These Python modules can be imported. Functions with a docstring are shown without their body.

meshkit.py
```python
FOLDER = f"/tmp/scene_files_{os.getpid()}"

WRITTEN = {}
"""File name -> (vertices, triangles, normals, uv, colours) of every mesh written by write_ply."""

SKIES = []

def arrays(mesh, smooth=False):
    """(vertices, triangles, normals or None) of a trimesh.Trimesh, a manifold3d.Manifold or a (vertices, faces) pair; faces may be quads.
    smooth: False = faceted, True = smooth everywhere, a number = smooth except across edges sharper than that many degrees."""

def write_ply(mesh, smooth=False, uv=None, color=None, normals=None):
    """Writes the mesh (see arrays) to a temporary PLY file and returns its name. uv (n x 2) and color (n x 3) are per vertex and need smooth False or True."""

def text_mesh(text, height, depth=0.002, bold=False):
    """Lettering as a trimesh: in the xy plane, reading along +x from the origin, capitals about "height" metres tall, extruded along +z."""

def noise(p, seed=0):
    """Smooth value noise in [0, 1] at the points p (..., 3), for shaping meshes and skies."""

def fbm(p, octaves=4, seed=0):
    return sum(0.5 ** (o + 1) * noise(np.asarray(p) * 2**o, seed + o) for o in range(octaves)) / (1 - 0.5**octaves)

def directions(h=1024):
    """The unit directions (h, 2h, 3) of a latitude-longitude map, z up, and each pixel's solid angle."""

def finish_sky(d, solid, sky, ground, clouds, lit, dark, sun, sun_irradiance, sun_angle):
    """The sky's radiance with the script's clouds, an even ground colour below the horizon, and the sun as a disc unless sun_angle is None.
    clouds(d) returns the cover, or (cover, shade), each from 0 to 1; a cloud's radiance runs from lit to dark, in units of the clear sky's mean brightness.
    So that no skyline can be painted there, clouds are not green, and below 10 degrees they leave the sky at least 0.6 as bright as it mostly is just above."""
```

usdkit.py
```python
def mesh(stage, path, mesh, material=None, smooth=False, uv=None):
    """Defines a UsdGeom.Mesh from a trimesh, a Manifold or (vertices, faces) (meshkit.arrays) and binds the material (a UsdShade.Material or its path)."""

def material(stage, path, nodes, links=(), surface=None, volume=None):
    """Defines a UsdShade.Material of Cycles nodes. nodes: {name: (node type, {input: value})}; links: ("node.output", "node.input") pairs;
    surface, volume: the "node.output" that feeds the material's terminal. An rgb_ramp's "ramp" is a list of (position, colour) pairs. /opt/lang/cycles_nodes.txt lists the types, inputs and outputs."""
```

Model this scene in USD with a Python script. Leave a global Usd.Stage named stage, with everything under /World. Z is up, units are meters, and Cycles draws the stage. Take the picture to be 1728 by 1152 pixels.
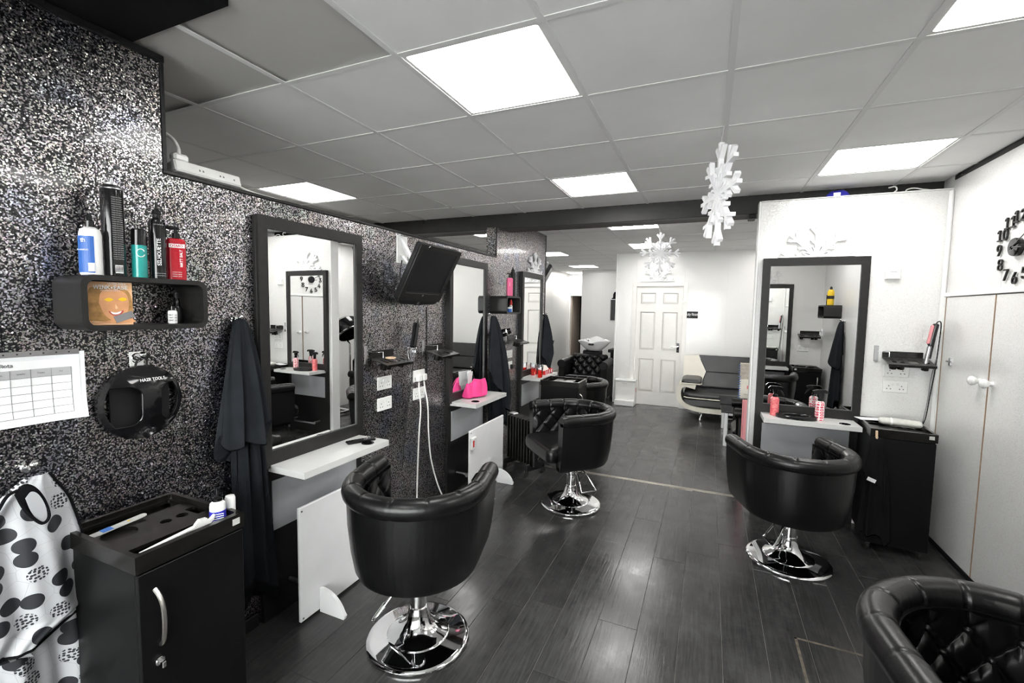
import math, random
import numpy as np, trimesh
from shapely.geometry import Polygon, LineString, Point, box as sbox
from shapely.ops import unary_union
from shapely import affinity
import usdkit, meshkit
from pxr import Usd, UsdGeom, UsdLux, UsdShade, Gf, Sdf

stage = Usd.Stage.CreateInMemory()
UsdGeom.SetStageUpAxis(stage, 'Z'); UsdGeom.SetStageMetersPerUnit(stage, 1.0)
UsdGeom.Xform.Define(stage, '/World'); UsdGeom.Scope.Define(stage, '/World/Looks')
PI = math.pi
# ---------------------------------------------------------------- camera, daylight, exposure
cam = UsdGeom.Camera.Define(stage, '/World/Camera')
cam.CreateHorizontalApertureAttr(36.0); cam.CreateFocalLengthAttr(15.9125)
cam.CreateClippingRangeAttr(Gf.Vec2f(0.05, 200))
RT, UP, FW = (0.91673475, 0.39915692, 0.01646664), (-0.04403618, 0.05999777, 0.9972267), (-0.39706197, 0.9149175, -0.07257938)
cam.AddTransformOp().Set(Gf.Matrix4d(*RT, 0, *UP, 0, *(-c for c in FW), 0, 0, 0, 1.62, 1))
EXPOSURE = 0.5
cam.CreateExposureAttr(EXPOSURE)
dome = UsdLux.DomeLight.Define(stage, '/World/Daylight')
dome.CreateIntensityAttr(4.0); dome.CreateColorAttr(Gf.Vec3f(1.0, 0.985, 0.96))
PANEL = 12.0                                                     # radiance of a ceiling light's diffuser

# ---------------------------------------------------------------- materials
LK = {}
def mat(name, nodes, links=(), surface='p.BSDF'):
    LK[name] = usdkit.material(stage, '/World/Looks/' + name, nodes, links, surface=surface); return LK[name]
def pm(name, col, rough=.5, bump=0, bscale=60, var=0, vscale=8, **k):
    """principled with a little noise in colour and relief"""
    n = {'p': ('principled_bsdf', {'base_color': col, 'roughness': rough, **k}), 'tc': ('texture_coordinate', {})}
    l = []
    if var:
        n['nz'] = ('noise_texture', {'scale': vscale, 'detail': 4})
        a = tuple(max(0, c * (1 - var)) for c in col); b = tuple(min(1, c * (1 + var)) for c in col)
        n['rp'] = ('rgb_ramp', {'ramp': [(.3, a), (.7, b)]})
        l += [('tc.object', 'nz.vector'), ('nz.fac', 'rp.fac'), ('rp.color', 'p.base_color')]
    if bump:
        n['bn'] = ('noise_texture', {'scale': bscale, 'detail': 3})
        n['bp'] = ('bump', {'strength': bump, 'distance': .002})
        l += [('tc.object', 'bn.vector'), ('bn.fac', 'bp.height'), ('bp.normal', 'p.normal')]
    return mat(name, n, l)
pm('black_paint', (.009, .009, .010), .45, var=.3, specular_ior_level=.3)
pm('black_matt', (.006, .006, .0065), .8, var=.3, specular_ior_level=.12)
pm('frame_black', (.014, .0135, .0135), .42, specular_ior_level=.35, bump=.15, bscale=120, var=.2, vscale=40)
pm('carcass_black', (.004, .004, .0044), .38, specular_ior_level=.18, bump=.12, bscale=220, var=.25)
pm('tray_black', (.007, .0066, .006), .22, specular_ior_level=.4, var=.3, vscale=20)
pm('tray_grey', (.03, .029, .027), .3, var=.2)
pm('gloss_black', (.006, .006, .007), .08)
pm('leather', (.0038, .0038, .0041), .33, bump=.2, bscale=170, var=.25, vscale=14, specular_ior_level=.3, coat_weight=.12, coat_roughness=.2)
pm('button_black', (.008, .008, .009), .3)
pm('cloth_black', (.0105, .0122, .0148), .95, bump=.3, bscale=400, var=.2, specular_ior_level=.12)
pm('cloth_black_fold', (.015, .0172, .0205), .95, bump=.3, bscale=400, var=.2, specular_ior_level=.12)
pm('cloth_dark', (.006, .006, .007), .95, bump=.3, bscale=400, var=.2, specular_ior_level=.12)
pm('chrome', (.86, .86, .87), .045, metallic=1.0)
pm('steel', (.62, .62, .64), .25, metallic=1.0, bump=.05, bscale=90)
pm('satin_nickel', (.62, .6, .56), .3, metallic=1.0)
pm('mirror', (.93, .935, .93), .0, metallic=1.0)
pm('mirror_edge', (.12, .125, .125), .45)
pm('shelf_laminate', (.62, .62, .61), .3, var=.05, vscale=4)
pm('grey_laminate', (.42, .43, .45), .35, var=.08, vscale=3)
pm('white_plastic', (.82, .82, .8), .32, var=.02)
pm('white_enamel', (.84, .84, .85), .3, var=.02)
pm('white_gloss', (.85, .85, .84), .12)
pm('white_foam', (.88, .88, .9), .8, bump=.15, bscale=300)
pm('ceramic', (.85, .85, .85), .08, coat_weight=.5)
pm('door_paint', (.84, .83, .8), .32, var=.02)
pm('trim_white', (.84, .84, .83), .3, var=.02)
pm('edge_brown', (.30, .2, .13), .5, var=.2)
pm('tile_white', (.84, .84, .83), .9, specular_ior_level=.1, bump=.06, bscale=500, var=.03, vscale=3)
pm('grid_white', (.76, .76, .75), .85, specular_ior_level=.1)
pm('beam_black', (.014, .013, .013), .5, bump=.25, bscale=20, var=.4)
pm('beam_brown', (.035, .026, .02), .6, var=.4)
pm('dust_joint', (.22, .21, .195), .8, var=.4)
pm('worn_wood', (.085, .07, .052), .7, bump=.5, bscale=40, var=.6, vscale=30)
pm('steel_trim', (.34, .32, .28), .4, metallic=1.0, bump=.3, bscale=30, var=.2)
pm('paper', (.82, .83, .84), .6, var=.02)
pm('sleeve', (.74, .76, .78), .12, coat_weight=.6)
pm('print_grey', (.42, .42, .43), .7)
pm('print_line', (.2, .2, .21), .7)
pm('print_black', (.015, .015, .015), .5)
pm('print_white', (.85, .85, .85), .5)
pm('print_blue', (.03, .12, .42), .4)
pm('print_navy', (.03, .03, .4), .4)
pm('teal', (.02, .30, .28), .15, var=.25, vscale=9)
pm('red_plastic', (.42, .008, .02), .15)
pm('red_bright', (.6, .02, .02), .25)
pm('rose_plastic', (.72, .12, .26), .25)
pm('pink_cloth', (.78, .045, .24), .7, bump=.3, bscale=90, var=.12)
pm('pink_card', (.75, .3, .32), .5)
pm('salmon', (.8, .17, .18), .3)
pm('cream_leather', (.8, .76, .66), .38, bump=.1, bscale=150, var=.04)
pm('grey_leather', (.03, .03, .031), .36, bump=.15, bscale=150, var=.15)
pm('glass_black', (.01, .01, .012), .03, coat_weight=1.0)
pm('silver_paint', (.66, .66, .67), .3, metallic=.3)
pm('tan_skin', (.62, .3, .14), .5, var=.15, vscale=20)
pm('tan_light', (.75, .45, .25), .5)
pm('hair_gold', (.38, .2, .06), .5, var=.3, vscale=60)
pm('box_side', (.55, .5, .42), .5, var=.2, vscale=30)
pm('gold', (.8, .5, .02), .3)
pm('lip', (.45, .08, .06), .4)
pm('yellow', (.75, .5, .02), .35)
pm('green_dark', (.03, .16, .06), .5)
pm('blue_plastic', (.05, .16, .5), .35)
pm('comb_grey', (.5, .5, .48), .4)
pm('tissue', (.85, .78, .74), .9)
pm('towel', (.58, .58, .54), .95, bump=.8, bscale=150, var=.12, vscale=20)
pm('wood_peg', (.7, .5, .33), .6)
pm('rubber', (.012, .012, .012), .7)
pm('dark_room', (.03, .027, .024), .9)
pm('beige_jamb', (.45, .38, .32), .7)
pm('wire_white', (.8, .8, .77), .4)
pm('wire_grey', (.2, .2, .21), .4)
pm('grey_wall', (.5, .49, .47), .7)
pm('street_grey', (.35, .35, .36), .8)
mat('screen', {'p': ('principled_bsdf', {'base_color': (.012, .012, .014), 'roughness': .3})})
mat('diffuser', {'e': ('emission', {'color': (1.0, .985, .96), 'strength': PANEL})}, surface='e.emission')
mat('glass_clear', {'p': ('principled_bsdf', {'base_color': (.95, .97, 1), 'roughness': .02, 'transmission_weight': 1.0, 'ior': 1.45})})
mat('glass_red', {'p': ('principled_bsdf', {'base_color': (.9, .06, .04), 'roughness': .03, 'transmission_weight': .75, 'ior': 1.4})})
mat('pane', {'t': ('transparent_bsdf', {'color': (.93, .95, .95)}), 'g': ('glossy_bsdf', {'color': (1, 1, 1), 'roughness': .01}),
    'f': ('fresnel', {'IOR': 1.45}), 'm': ('mix_closure', {})}, [('f.fac', 'm.fac'), ('t.BSDF', 'm.closure1'), ('g.BSDF', 'm.closure2')], surface='m.closure')
# black holographic flake panel: every flake is a tiny tilted facet
def flake_wall(name, scale, base, flake, lo, amp, rough, coat, tint, hue=0.0):
    mat(name, {
        'g': ('geometry', {}), 'v': ('voronoi_texture', {'scale': scale, 'randomness': 1.0}), 'sc': ('separate_color', {}),
        'rp': ('rgb_ramp', {'ramp': [(lo, (0, 0, 0)), (lo + .10, (1, 1, 1))]}),
        'bw': ('rgb_to_bw', {}),
        'sub': ('vector_math', {'math_type': 'subtract', 'vector2': (.5, .5, .5)}), 'mul': ('vector_math', {'math_type': 'scale'}),
        'wn': ('white_noise_texture', {}), 'pw': ('math', {'math_type': 'power', 'value2': 2.5}), 'am': ('math', {'math_type': 'multiply_add', 'value2': amp, 'value3': .07}),
        'add': ('vector_math', {'math_type': 'add'}), 'nrm': ('vector_math', {'math_type': 'normalize'}),
        'hs': ('hsv', {'saturation': tint, 'value': 1.0}), 'mx': ('mix_color', {'a': base}), 'fl': ('mix_color', {'blend_type': 'multiply', 'fac': 1.0, 'b': flake}),
        'br': ('mix_color', {'blend_type': 'screen', 'fac': .55, 'b': (1, 1, 1)}),
        'hn': ('noise_texture', {'scale': 4.5, 'detail': 1.5}), 'hr': ('rgb_ramp', {'ramp': [(.3, (.55, .7, 1)), (.42, (1, .97, .9)), (.5, (1, 1, 1)), (.58, (1, .86, .72)), (.66, (.8, 1, .85)), (.74, (1, .8, .95))]}), 'ht': ('mix_color', {'blend_type': 'multiply', 'fac': hue}),
        'p': ('principled_bsdf', {'roughness': rough, 'coat_weight': coat, 'coat_roughness': .06})},
        [('g.position', 'v.vector'), ('v.color', 'sc.color'), ('sc.r', 'rp.fac'), ('rp.color', 'bw.color'),
         ('v.color', 'sub.vector1'), ('sub.vector', 'mul.vector1'), ('v.position', 'wn.vector'), ('wn.value', 'pw.value1'), ('pw.value', 'am.value1'), ('am.value', 'mul.scale'), ('g.normal', 'add.vector1'), ('mul.vector', 'add.vector2'), ('add.vector', 'nrm.vector1'),
         ('v.color', 'hs.color'), ('hs.color', 'br.a'), ('g.position', 'hn.vector'), ('hn.fac', 'hr.fac'), ('br.result', 'ht.a'), ('hr.color', 'ht.b'), ('ht.result', 'fl.a'), ('bw.val', 'mx.fac'), ('fl.result', 'mx.b'), ('mx.result', 'p.base_color'),
         ('bw.val', 'p.metallic'), ('nrm.vector', 'p.normal')])
flake_wall('glitter_black', 245, (.0035, .004, .006), (.71, .725, .75), .60, .75, .25, .25, .42, .5)
flake_wall('glitter_white', 330, (.74, .74, .725), (.95, .95, .94), .86, .25, .3, .3, .15, .2)
# floor boards
def board(name, lo, hi):
    mat(name, {'tc': ('texture_coordinate', {}), 'oi': ('object_info', {}), 'mp': ('mapping', {'scale': (26, 1.6, 26)}),
        'off': ('vector_math', {'math_type': 'add'}), 'rv': ('combine_xyz', {}), 'ml': ('math', {'math_type': 'multiply', 'value2': 40.0}),
        'n': ('noise_texture', {'scale': 3.0, 'detail': 6, 'roughness': .6, 'distortion': .6}), 'rp': ('rgb_ramp', {'ramp': [(.32, lo), (.68, hi)]}),
        'sn': ('noise_texture', {'scale': 2.6, 'detail': 6, 'roughness': .7}), 'sr': ('map_range', {'from_min': .35, 'from_max': .7, 'to_min': .15, 'to_max': .29}),
        'b': ('bump', {'strength': .35, 'distance': .0012}), 'g': ('geometry', {}),
        'p': ('principled_bsdf', {'specular_ior_level': .5})},
        [('oi.random', 'ml.value1'), ('ml.value', 'rv.x'), ('ml.value', 'rv.y'), ('tc.object', 'mp.vector'), ('mp.vector', 'off.vector1'), ('rv.vector', 'off.vector2'),
         ('off.vector', 'n.vector'), ('n.fac', 'rp.fac'), ('rp.color', 'p.base_color'), ('g.position', 'sn.vector'), ('sn.fac', 'sr.value'), ('sr.result', 'p.roughness'),
         ('n.fac', 'b.height'), ('b.normal', 'p.normal')])
board('board_a', (.026, .0255, .026), (.052, .0515, .0515))
board('board_b', (.029, .0285, .029), (.059, .0585, .0585))
board('board_c', (.023, .0226, .023), (.045, .0445, .0447))
# patterned cape: black discs, dotted discs and thin outlines on white
mat('cape_print', {'tc': ('texture_coordinate', {}), 'sx': ('separate_xyz', {}), 'mp': ('combine_xyz', {}),
    'v': ('voronoi_texture', {'dimensions': '2D', 'scale': 14.5, 'randomness': .75}), 'sc': ('separate_color', {}), 'd1': ('math', {'math_type': 'less_than', 'value2': .36}),
    'k1': ('math', {'math_type': 'greater_than', 'value2': .45}), 'k2': ('math', {'math_type': 'less_than', 'value2': .45}),
    'v2': ('voronoi_texture', {'dimensions': '2D', 'scale': 105, 'randomness': .5}), 'd2': ('math', {'math_type': 'less_than', 'value2': .38}),
    'a': ('math', {'math_type': 'multiply'}), 'b0': ('math', {'math_type': 'multiply'}), 'b': ('math', {'math_type': 'multiply'}),
    've': ('voronoi_texture', {'dimensions': '2D', 'scale': 15, 'feature': 'distance_to_edge', 'randomness': .9}), 'l': ('math', {'math_type': 'less_than', 'value2': .006}), 'l2': ('math', {'math_type': 'multiply', 'value2': .35}),
    'm1': ('math', {'math_type': 'maximum'}), 'm2': ('math', {'math_type': 'maximum'}),
    'mx': ('mix_color', {'a': (.46, .47, .49), 'b': (.016, .018, .022)}), 'p': ('principled_bsdf', {'roughness': .6})},
    [('tc.object', 'sx.vector'), ('sx.x', 'mp.x'), ('sx.z', 'mp.y'), ('mp.vector', 'v.vector'), ('mp.vector', 'v2.vector'), ('mp.vector', 've.vector'), ('v.color', 'sc.color'), ('v.distance', 'd1.value1'),
     ('sc.r', 'k1.value1'), ('sc.r', 'k2.value1'), ('d1.value', 'a.value1'), ('k1.value', 'a.value2'), ('v2.distance', 'd2.value1'), ('d1.value', 'b0.value1'), ('k2.value', 'b0.value2'),
     ('b0.value', 'b.value1'), ('d2.value', 'b.value2'), ('a.value', 'm1.value1'), ('b.value', 'm1.value2'), ('ve.distance', 'l.value1'), ('l.value', 'l2.value1'),
     ('m1.value', 'm2.value1'), ('l2.value', 'm2.value2'), ('m2.value', 'mx.fac'), ('mx.result', 'p.base_color')])
# pink-lips bottle print
mat('lips_print', {'tc': ('texture_coordinate', {}), 'mp': ('mapping', {'scale': (1, 1, 1.5)}), 'v': ('voronoi_texture', {'scale': 34, 'randomness': .25}),
    'r': ('rgb_ramp', {'ramp': [(0, (.85, .75, .75)), (.18, (.85, .75, .75)), (.2, (.7, .05, .1)), (.4, (.75, .1, .15)), (.43, (.85, .72, .73)), (1, (.86, .74, .75))]}),
    'p': ('principled_bsdf', {'roughness': .3})}, [('tc.object', 'mp.vector'), ('mp.vector', 'v.vector'), ('v.distance', 'r.fac'), ('r.color', 'p.base_color')])
mat('salmon_print', {'tc': ('texture_coordinate', {}), 'v': ('noise_texture', {'scale': 60, 'detail': 2}),
    'r': ('rgb_ramp', {'ramp': [(.4, (.72, .12, .14)), (.62, (.82, .26, .26))]}),
    'p': ('principled_bsdf', {'roughness': .3})}, [('tc.object', 'v.vector'), ('v.fac', 'r.fac'), ('r.color', 'p.base_color')])

# ---------------------------------------------------------------- mesh helpers
def cat(*ms): return trimesh.util.concatenate([m for m in ms])
def xf(m, t=(0, 0, 0), rx=0, ry=0, rz=0, s=None):
    m = m.copy()
    if s is not None: m.apply_scale(s)
    for a, ax in ((rx, [1, 0, 0]), (ry, [0, 1, 0]), (rz, [0, 0, 1])):
        if a: m.apply_transform(trimesh.transformations.rotation_matrix(math.radians(a), ax))
    m.apply_translation(t); return m
def bx(x0, x1, y0, y1, z0, z1, c=0.0):
    c = min(c, .49 * min(x1 - x0, y1 - y0, z1 - z0))
    if c <= 0:
        m = trimesh.creation.box([x1 - x0, y1 - y0, z1 - z0]); m.apply_translation([(x0 + x1) / 2, (y0 + y1) / 2, (z0 + z1) / 2]); return m
    h = np.array([x1 - x0, y1 - y0, z1 - z0]) / 2; P = []
    for sx in (-1, 1):
        for sy in (-1, 1):
            for sz in (-1, 1):
                s = np.array([sx, sy, sz])
                for k in range(3):
                    e = h - c; e[k] = h[k]; P.append(s * e)
    m = trimesh.convex.convex_hull(np.array(P)); m.apply_translation([(x0 + x1) / 2, (y0 + y1) / 2, (z0 + z1) / 2]); return m
def M(v, f):
    f = np.asarray(f)
    if f.shape[1] == 4: f = np.vstack([f[:, [0, 1, 2]], f[:, [0, 2, 3]]])
    return trimesh.Trimesh(np.asarray(v, float), f, process=False)
def gridm(P, closed_u=False, closed_v=False):
    """P[nu, nv, 3] -> surface"""
    nu, nv = P.shape[:2]
    iu = np.arange(nu if closed_u else nu - 1); iv = np.arange(nv if closed_v else nv - 1)
    a, b = np.meshgrid(iu, iv, indexing='ij'); a2, b2 = (a + 1) % nu, (b + 1) % nv
    q = np.stack([a * nv + b, a2 * nv + b, a2 * nv + b2, a * nv + b2], -1).reshape(-1, 4)
    return M(P.reshape(-1, 3), q)
def fix(m):
    m = trimesh.Trimesh(m.vertices, m.faces, process=True); trimesh.repair.fix_normals(m); return m
def lathe(prof, n=40):
    P = np.array(prof, float); t = np.linspace(0, 2 * PI, n, endpoint=False)
    V = np.stack([P[:, 0, None] * np.cos(t), P[:, 0, None] * np.sin(t), np.repeat(P[:, 1, None], n, 1)], -1)
    return fix(gridm(V, closed_v=True))
def cyl(r, z0, z1, n=24, c=0.0):
    c = min(c, r * .9, abs(z1 - z0) * .45)
    return lathe([(1e-5, z0), (r - c, z0), (r, z0 + c), (r, z1 - c), (r - c, z1), (1e-5, z1)] if c > 0 else [(1e-5, z0), (r, z0), (r, z1), (1e-5, z1)], n)
def crom(pts, per=6):
    p = np.array(pts, float); p = np.vstack([2 * p[0] - p[1], p, 2 * p[-1] - p[-2]]); out = []
    for i in range(1, len(p) - 2):
        for t in np.arange(per) / per:
            a, b, c, d = p[i - 1:i + 3]
            out.append(.5 * (2 * b + (c - a) * t + (2 * a - 5 * b + 4 * c - d) * t * t + (3 * b - a - 3 * c + d) * t ** 3))
    out.append(p[-2]); return np.array(out)
def tube(pts, r, n=8, closed=False, smooth=0):
    p = crom(pts, smooth) if smooth else np.array(pts, float)
    if smooth and np.ndim(r) == 1: r = np.interp(np.linspace(0, 1, len(p)), np.linspace(0, 1, len(r)), r)
    if closed: p = p[:-1] if np.allclose(p[0], p[-1]) else p
    t = (np.roll(p, -1, 0) - np.roll(p, 1, 0)) if closed else np.gradient(p, axis=0)
    t /= np.linalg.norm(t, axis=1, keepdims=True) + 1e-12
    a = np.cross(t[0], [0, 0, 1.0] if abs(t[0][2]) < .9 else [1.0, 0, 0]); A = []
    for k in range(len(p)):
        a = a - t[k] * (a @ t[k]); a /= np.linalg.norm(a) + 1e-12; A.append(a)
    A = np.array(A); B = np.cross(t, A); R = np.broadcast_to(r, (len(p),))
    ang = np.arange(n) * 2 * PI / n
    V = p[:, None] + R[:, None, None] * (np.cos(ang)[None, :, None] * A[:, None] + np.sin(ang)[None, :, None] * B[:, None])
    m = gridm(V, closed_u=closed, closed_v=True)
    if not closed:
        v = np.vstack([m.vertices, p[0], p[-1]]); k = len(m.vertices); f = [m.faces]
        j = np.arange(n); e = (len(p) - 1) * n
        f += [np.stack([np.full(n, k), j, (j + 1) % n], 1), np.stack([np.full(n, k + 1), e + (j + 1) % n, e + j], 1)]
        m = M(v, np.vstack(f))
    return fix(m)
def arc(cx, cy, r, a0, a1, n=12): return [(cx + r * math.cos(math.radians(a)), cy + r * math.sin(math.radians(a))) for a in np.linspace(a0, a1, n)]
def polys(p): return [g for g in getattr(p, 'geoms', [p]) if g.geom_type == 'Polygon' and g.area > 1e-9]
def ext(poly, h, z0=0.0):
    """polygon in xy extruded up z"""
    if not hasattr(poly, 'area'): poly = Polygon(poly)
    m = cat(*[trimesh.creation.extrude_polygon(g, h, engine='earcut') for g in polys(poly.buffer(0))]); m.apply_translation([0, 0, z0]); return m
def extv(poly, d, y0=0.0):
    """polygon in xz (facing -y) from y0-d (front) to y0 (back)"""
    m = ext(poly, d); v = m.vertices.copy(); m.vertices = np.stack([v[:, 0], -v[:, 2], v[:, 1]], 1); m.apply_translation([0, y0, 0]); return fix(m)
def rrect(x0, x1, y0, y1, r, n=6): return sbox(x0 + r, y0 + r, x1 - r, y1 - r).buffer(r, quad_segs=n)
def loft(poly, prof, n=80, z=0.0):
    """pillow-like solid: outline inset by prof [(inset, z)], closed top and bottom"""
    rings = []
    for ins, zz in prof:
        g = poly.buffer(-ins, quad_segs=6); g = max(polys(g), key=lambda q: q.area); L = g.exterior
        if not L.is_ccw: L = LineString(list(L.coords)[::-1])
        c0 = Point(poly.centroid.x + 10, poly.centroid.y); s0 = L.project(c0) if False else 0
        pts = np.array([L.interpolate((k / n) % 1, normalized=True).coords[0] for k in range(n)])
        ang = np.arctan2(pts[:, 1] - poly.centroid.y, pts[:, 0] - poly.centroid.x); pts = np.roll(pts, -int(np.argmin(np.abs(ang))), 0)
        rings.append(np.column_stack([pts, np.full(n, zz + z)]))
    P = np.array(rings); m = gridm(P, closed_v=True)
    c = [np.append(P[0].mean(0)[:2], P[0][0, 2]), np.append(P[-1].mean(0)[:2], P[-1][0, 2])]
    k = len(m.vertices); j = np.arange(n); e = (len(P) - 1) * n
    return fix(M(np.vstack([m.vertices, c]), np.vstack([m.faces, np.stack([np.full(n, k), (j + 1) % n, j], 1), np.stack([np.full(n, k + 1), e + j, e + (j + 1) % n], 1)])))
def text(s, h, x=0, y=0, z=0, d=.0008, bold=False, center=True, vert=False, sx=1.0):
    m = meshkit.text_mesh(s, h, d, bold); v = m.vertices.copy()
    v[:, 0] *= sx
    if center: v[:, 0] -= (v[:, 0].min() + v[:, 0].max()) / 2
    if vert: v[:, [0, 1]] = np.stack([-v[:, 1], v[:, 0]], 1)
    m.vertices = np.stack([v[:, 0] + x, y - v[:, 2], v[:, 1] + z], 1); return m

# ---------------------------------------------------------------- scene helpers
USED = set()
def free(path):
    p, k = path, 0
    while p in USED: k += 1; p = f'{path}_{k:03d}'
    USED.add(p); return p
def tag(prim, label=None, cat=None, group=None, kind=None):
    for k, v in (('label', label), ('category', cat), ('group', group), ('kind', kind)):
        if v: prim.SetCustomDataByKey(k, v)
def thing(name, label, category, loc=(0, 0, 0), rotz=0, group=None, kind=None):
    p = free('/World/' + name); x = UsdGeom.Xform.Define(stage, p)
    x.AddTranslateOp().Set(Gf.Vec3d(*map(float, loc))); x.AddRotateZOp().Set(float(rotz))
    tag(x.GetPrim(), label, category, group, kind); return p
def part(parent, name, mesh, m, smooth=35, label=None, kind=None):
    p = free(parent + '/' + name); usdkit.mesh(stage, p, mesh, LK[m], smooth=smooth)
    if label or kind: tag(stage.GetPrimAtPath(p), label, None, None, kind)
    return p
def struct(name, mesh, m, smooth=False):
    p = free('/World/' + name); usdkit.mesh(stage, p, mesh, LK[m], smooth=smooth); tag(stage.GetPrimAtPath(p), kind='structure'); return p
def sgroup(name, loc=(0, 0, 0), rotz=0): return thing(name, None, None, loc, rotz, kind='structure')
def copy(src, label, loc, rotz, group=None):
    base = src.rstrip('0123456789').rstrip('_') if src[-4] == '_' and src[-3:].isdigit() else src
    p = free(base); x = UsdGeom.Xform.Define(stage, p); x.AddTranslateOp().Set(Gf.Vec3d(*map(float, loc))); x.AddRotateZOp().Set(float(rotz))
    pr = x.GetPrim(); was = stage.GetPrimAtPath(src).GetCustomData()
    pr.GetReferences().AddInternalReference(src); pr.SetInstanceable(True)
    tag(pr, label, was['category'], group or was.get('group')); return p
LW, RW, NP = -2.03, 1.53, 4.19          # left wall face, right wall face, partition face
CH = 2.593                              # ceiling height
rng = random.Random(4)

# ================================================================ THE SETTING
# floor: boards over a dark base
fl = sgroup('floor')
part(fl, 'subfloor', bx(-3.9, 1.7, -1.7, 12.6, -.06, -.0035), 'dust_joint', False)
BW = .1965
def boards(x_lo, x_hi, y_lo, y_hi):
    k0, k1 = math.floor((x_lo - .323) / BW), math.ceil((x_hi - .323) / BW)
    for k in range(k0, k1):
        y = y_lo - rng.random() * 1.1
        while y < y_hi:
            e = y + 1.285
            a, b = max(y, y_lo), min(e, y_hi); xa, xb = max(.323 + k * BW, x_lo), min(.323 + (k + 1) * BW, x_hi)
            if b - a > .05 and xb - xa > .02:
                part(fl, 'floor_board', bx(xa + .0011, xb - .0011, a + .0009, b - .0009, -.012, 0, .0012), rng.choice(['board_a', 'board_b', 'board_c']), False)
            y = e
boards(LW, RW, -.2, 4.335); boards(LW, RW, 4.38, 8.0); boards(-3.7, LW, 5.75, 8.0); boards(-3.7, -1.5, 8.0, 11.2)
struct('trim_1', bx(LW, .36, 4.335, 4.38, -.012, .004, .002), 'steel_trim')
# old saw-cut patch in the boards near the chair by the right front station
tr = sgroup('trim_2')
part(tr, 'cut_line', extv([(0, 0), (0, 0)] if False else [(.460, 0), (.473, 0), (.473, .0012), (.460, .0012)], .55, 2.555), 'worn_wood', False)
part(tr, 'cut_line', bx(.460, .90, 2.543, 2.556, 0, .0012), 'worn_wood', False)

# ceiling: lay-in tiles over a T-bar grid, lights in some cells
ce = sgroup('ceiling')
part(ce, 'slab', bx(-3.95, 1.75, -1.8, 13.5, CH + .0165, CH + .09), 'grey_wall', False)
X0 = -1.162
xs = [X0 + .6 * k for k in range(-5, 6)]; ysn = [1.5 + .6 * k for k in range(-5, 6)]; ysf = [5.05 + .6 * k for k in range(-1, 14)]
LIGHTS = {(0, 1.5): 'square ceiling light panel nearest the camera, over the first styling chair', (0, 3.3): 'square ceiling light panel over the gap just before the black beam',
    (3, 3.3): 'square ceiling light panel above the right-hand partition mirror', (3, 1.5): 'square ceiling light panel cut by the top right corner of the photo',
    (-4, 2.7): 'square ceiling light panel behind the top of the glitter wall', (0, 5.05): 'square ceiling light panel right behind the black beam, above the hanging snowflake',
    (0, 6.85): 'square ceiling light panel in front of the white panelled door', (-3, 5.05): 'square ceiling light panel seen left of the glitter column under the beam',
    (-3, 7.45): 'square ceiling light panel just past the end of the glitter wall', (-3, 9.85): 'square ceiling light panel over the backwash chair',
    (-4, 11.65): 'rearmost square ceiling light panel, in front of the dark doorway', (3, 5.05): 'square ceiling light panel over the hood dryers, hidden by the partition', (3, 6.85): 'square ceiling light panel over the sofa, hidden by the partition', (-3, -.3): None, (0, -.3): 'square ceiling light panel behind the camera'}
def cell_ok(x, y):
    if x + .3 > RW + .3 or x + .3 < -3.8: return False
    if y < 1.0 and x < -1.48: return False
    if y > 8.0 and x > -1.5: return False
    return True
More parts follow.
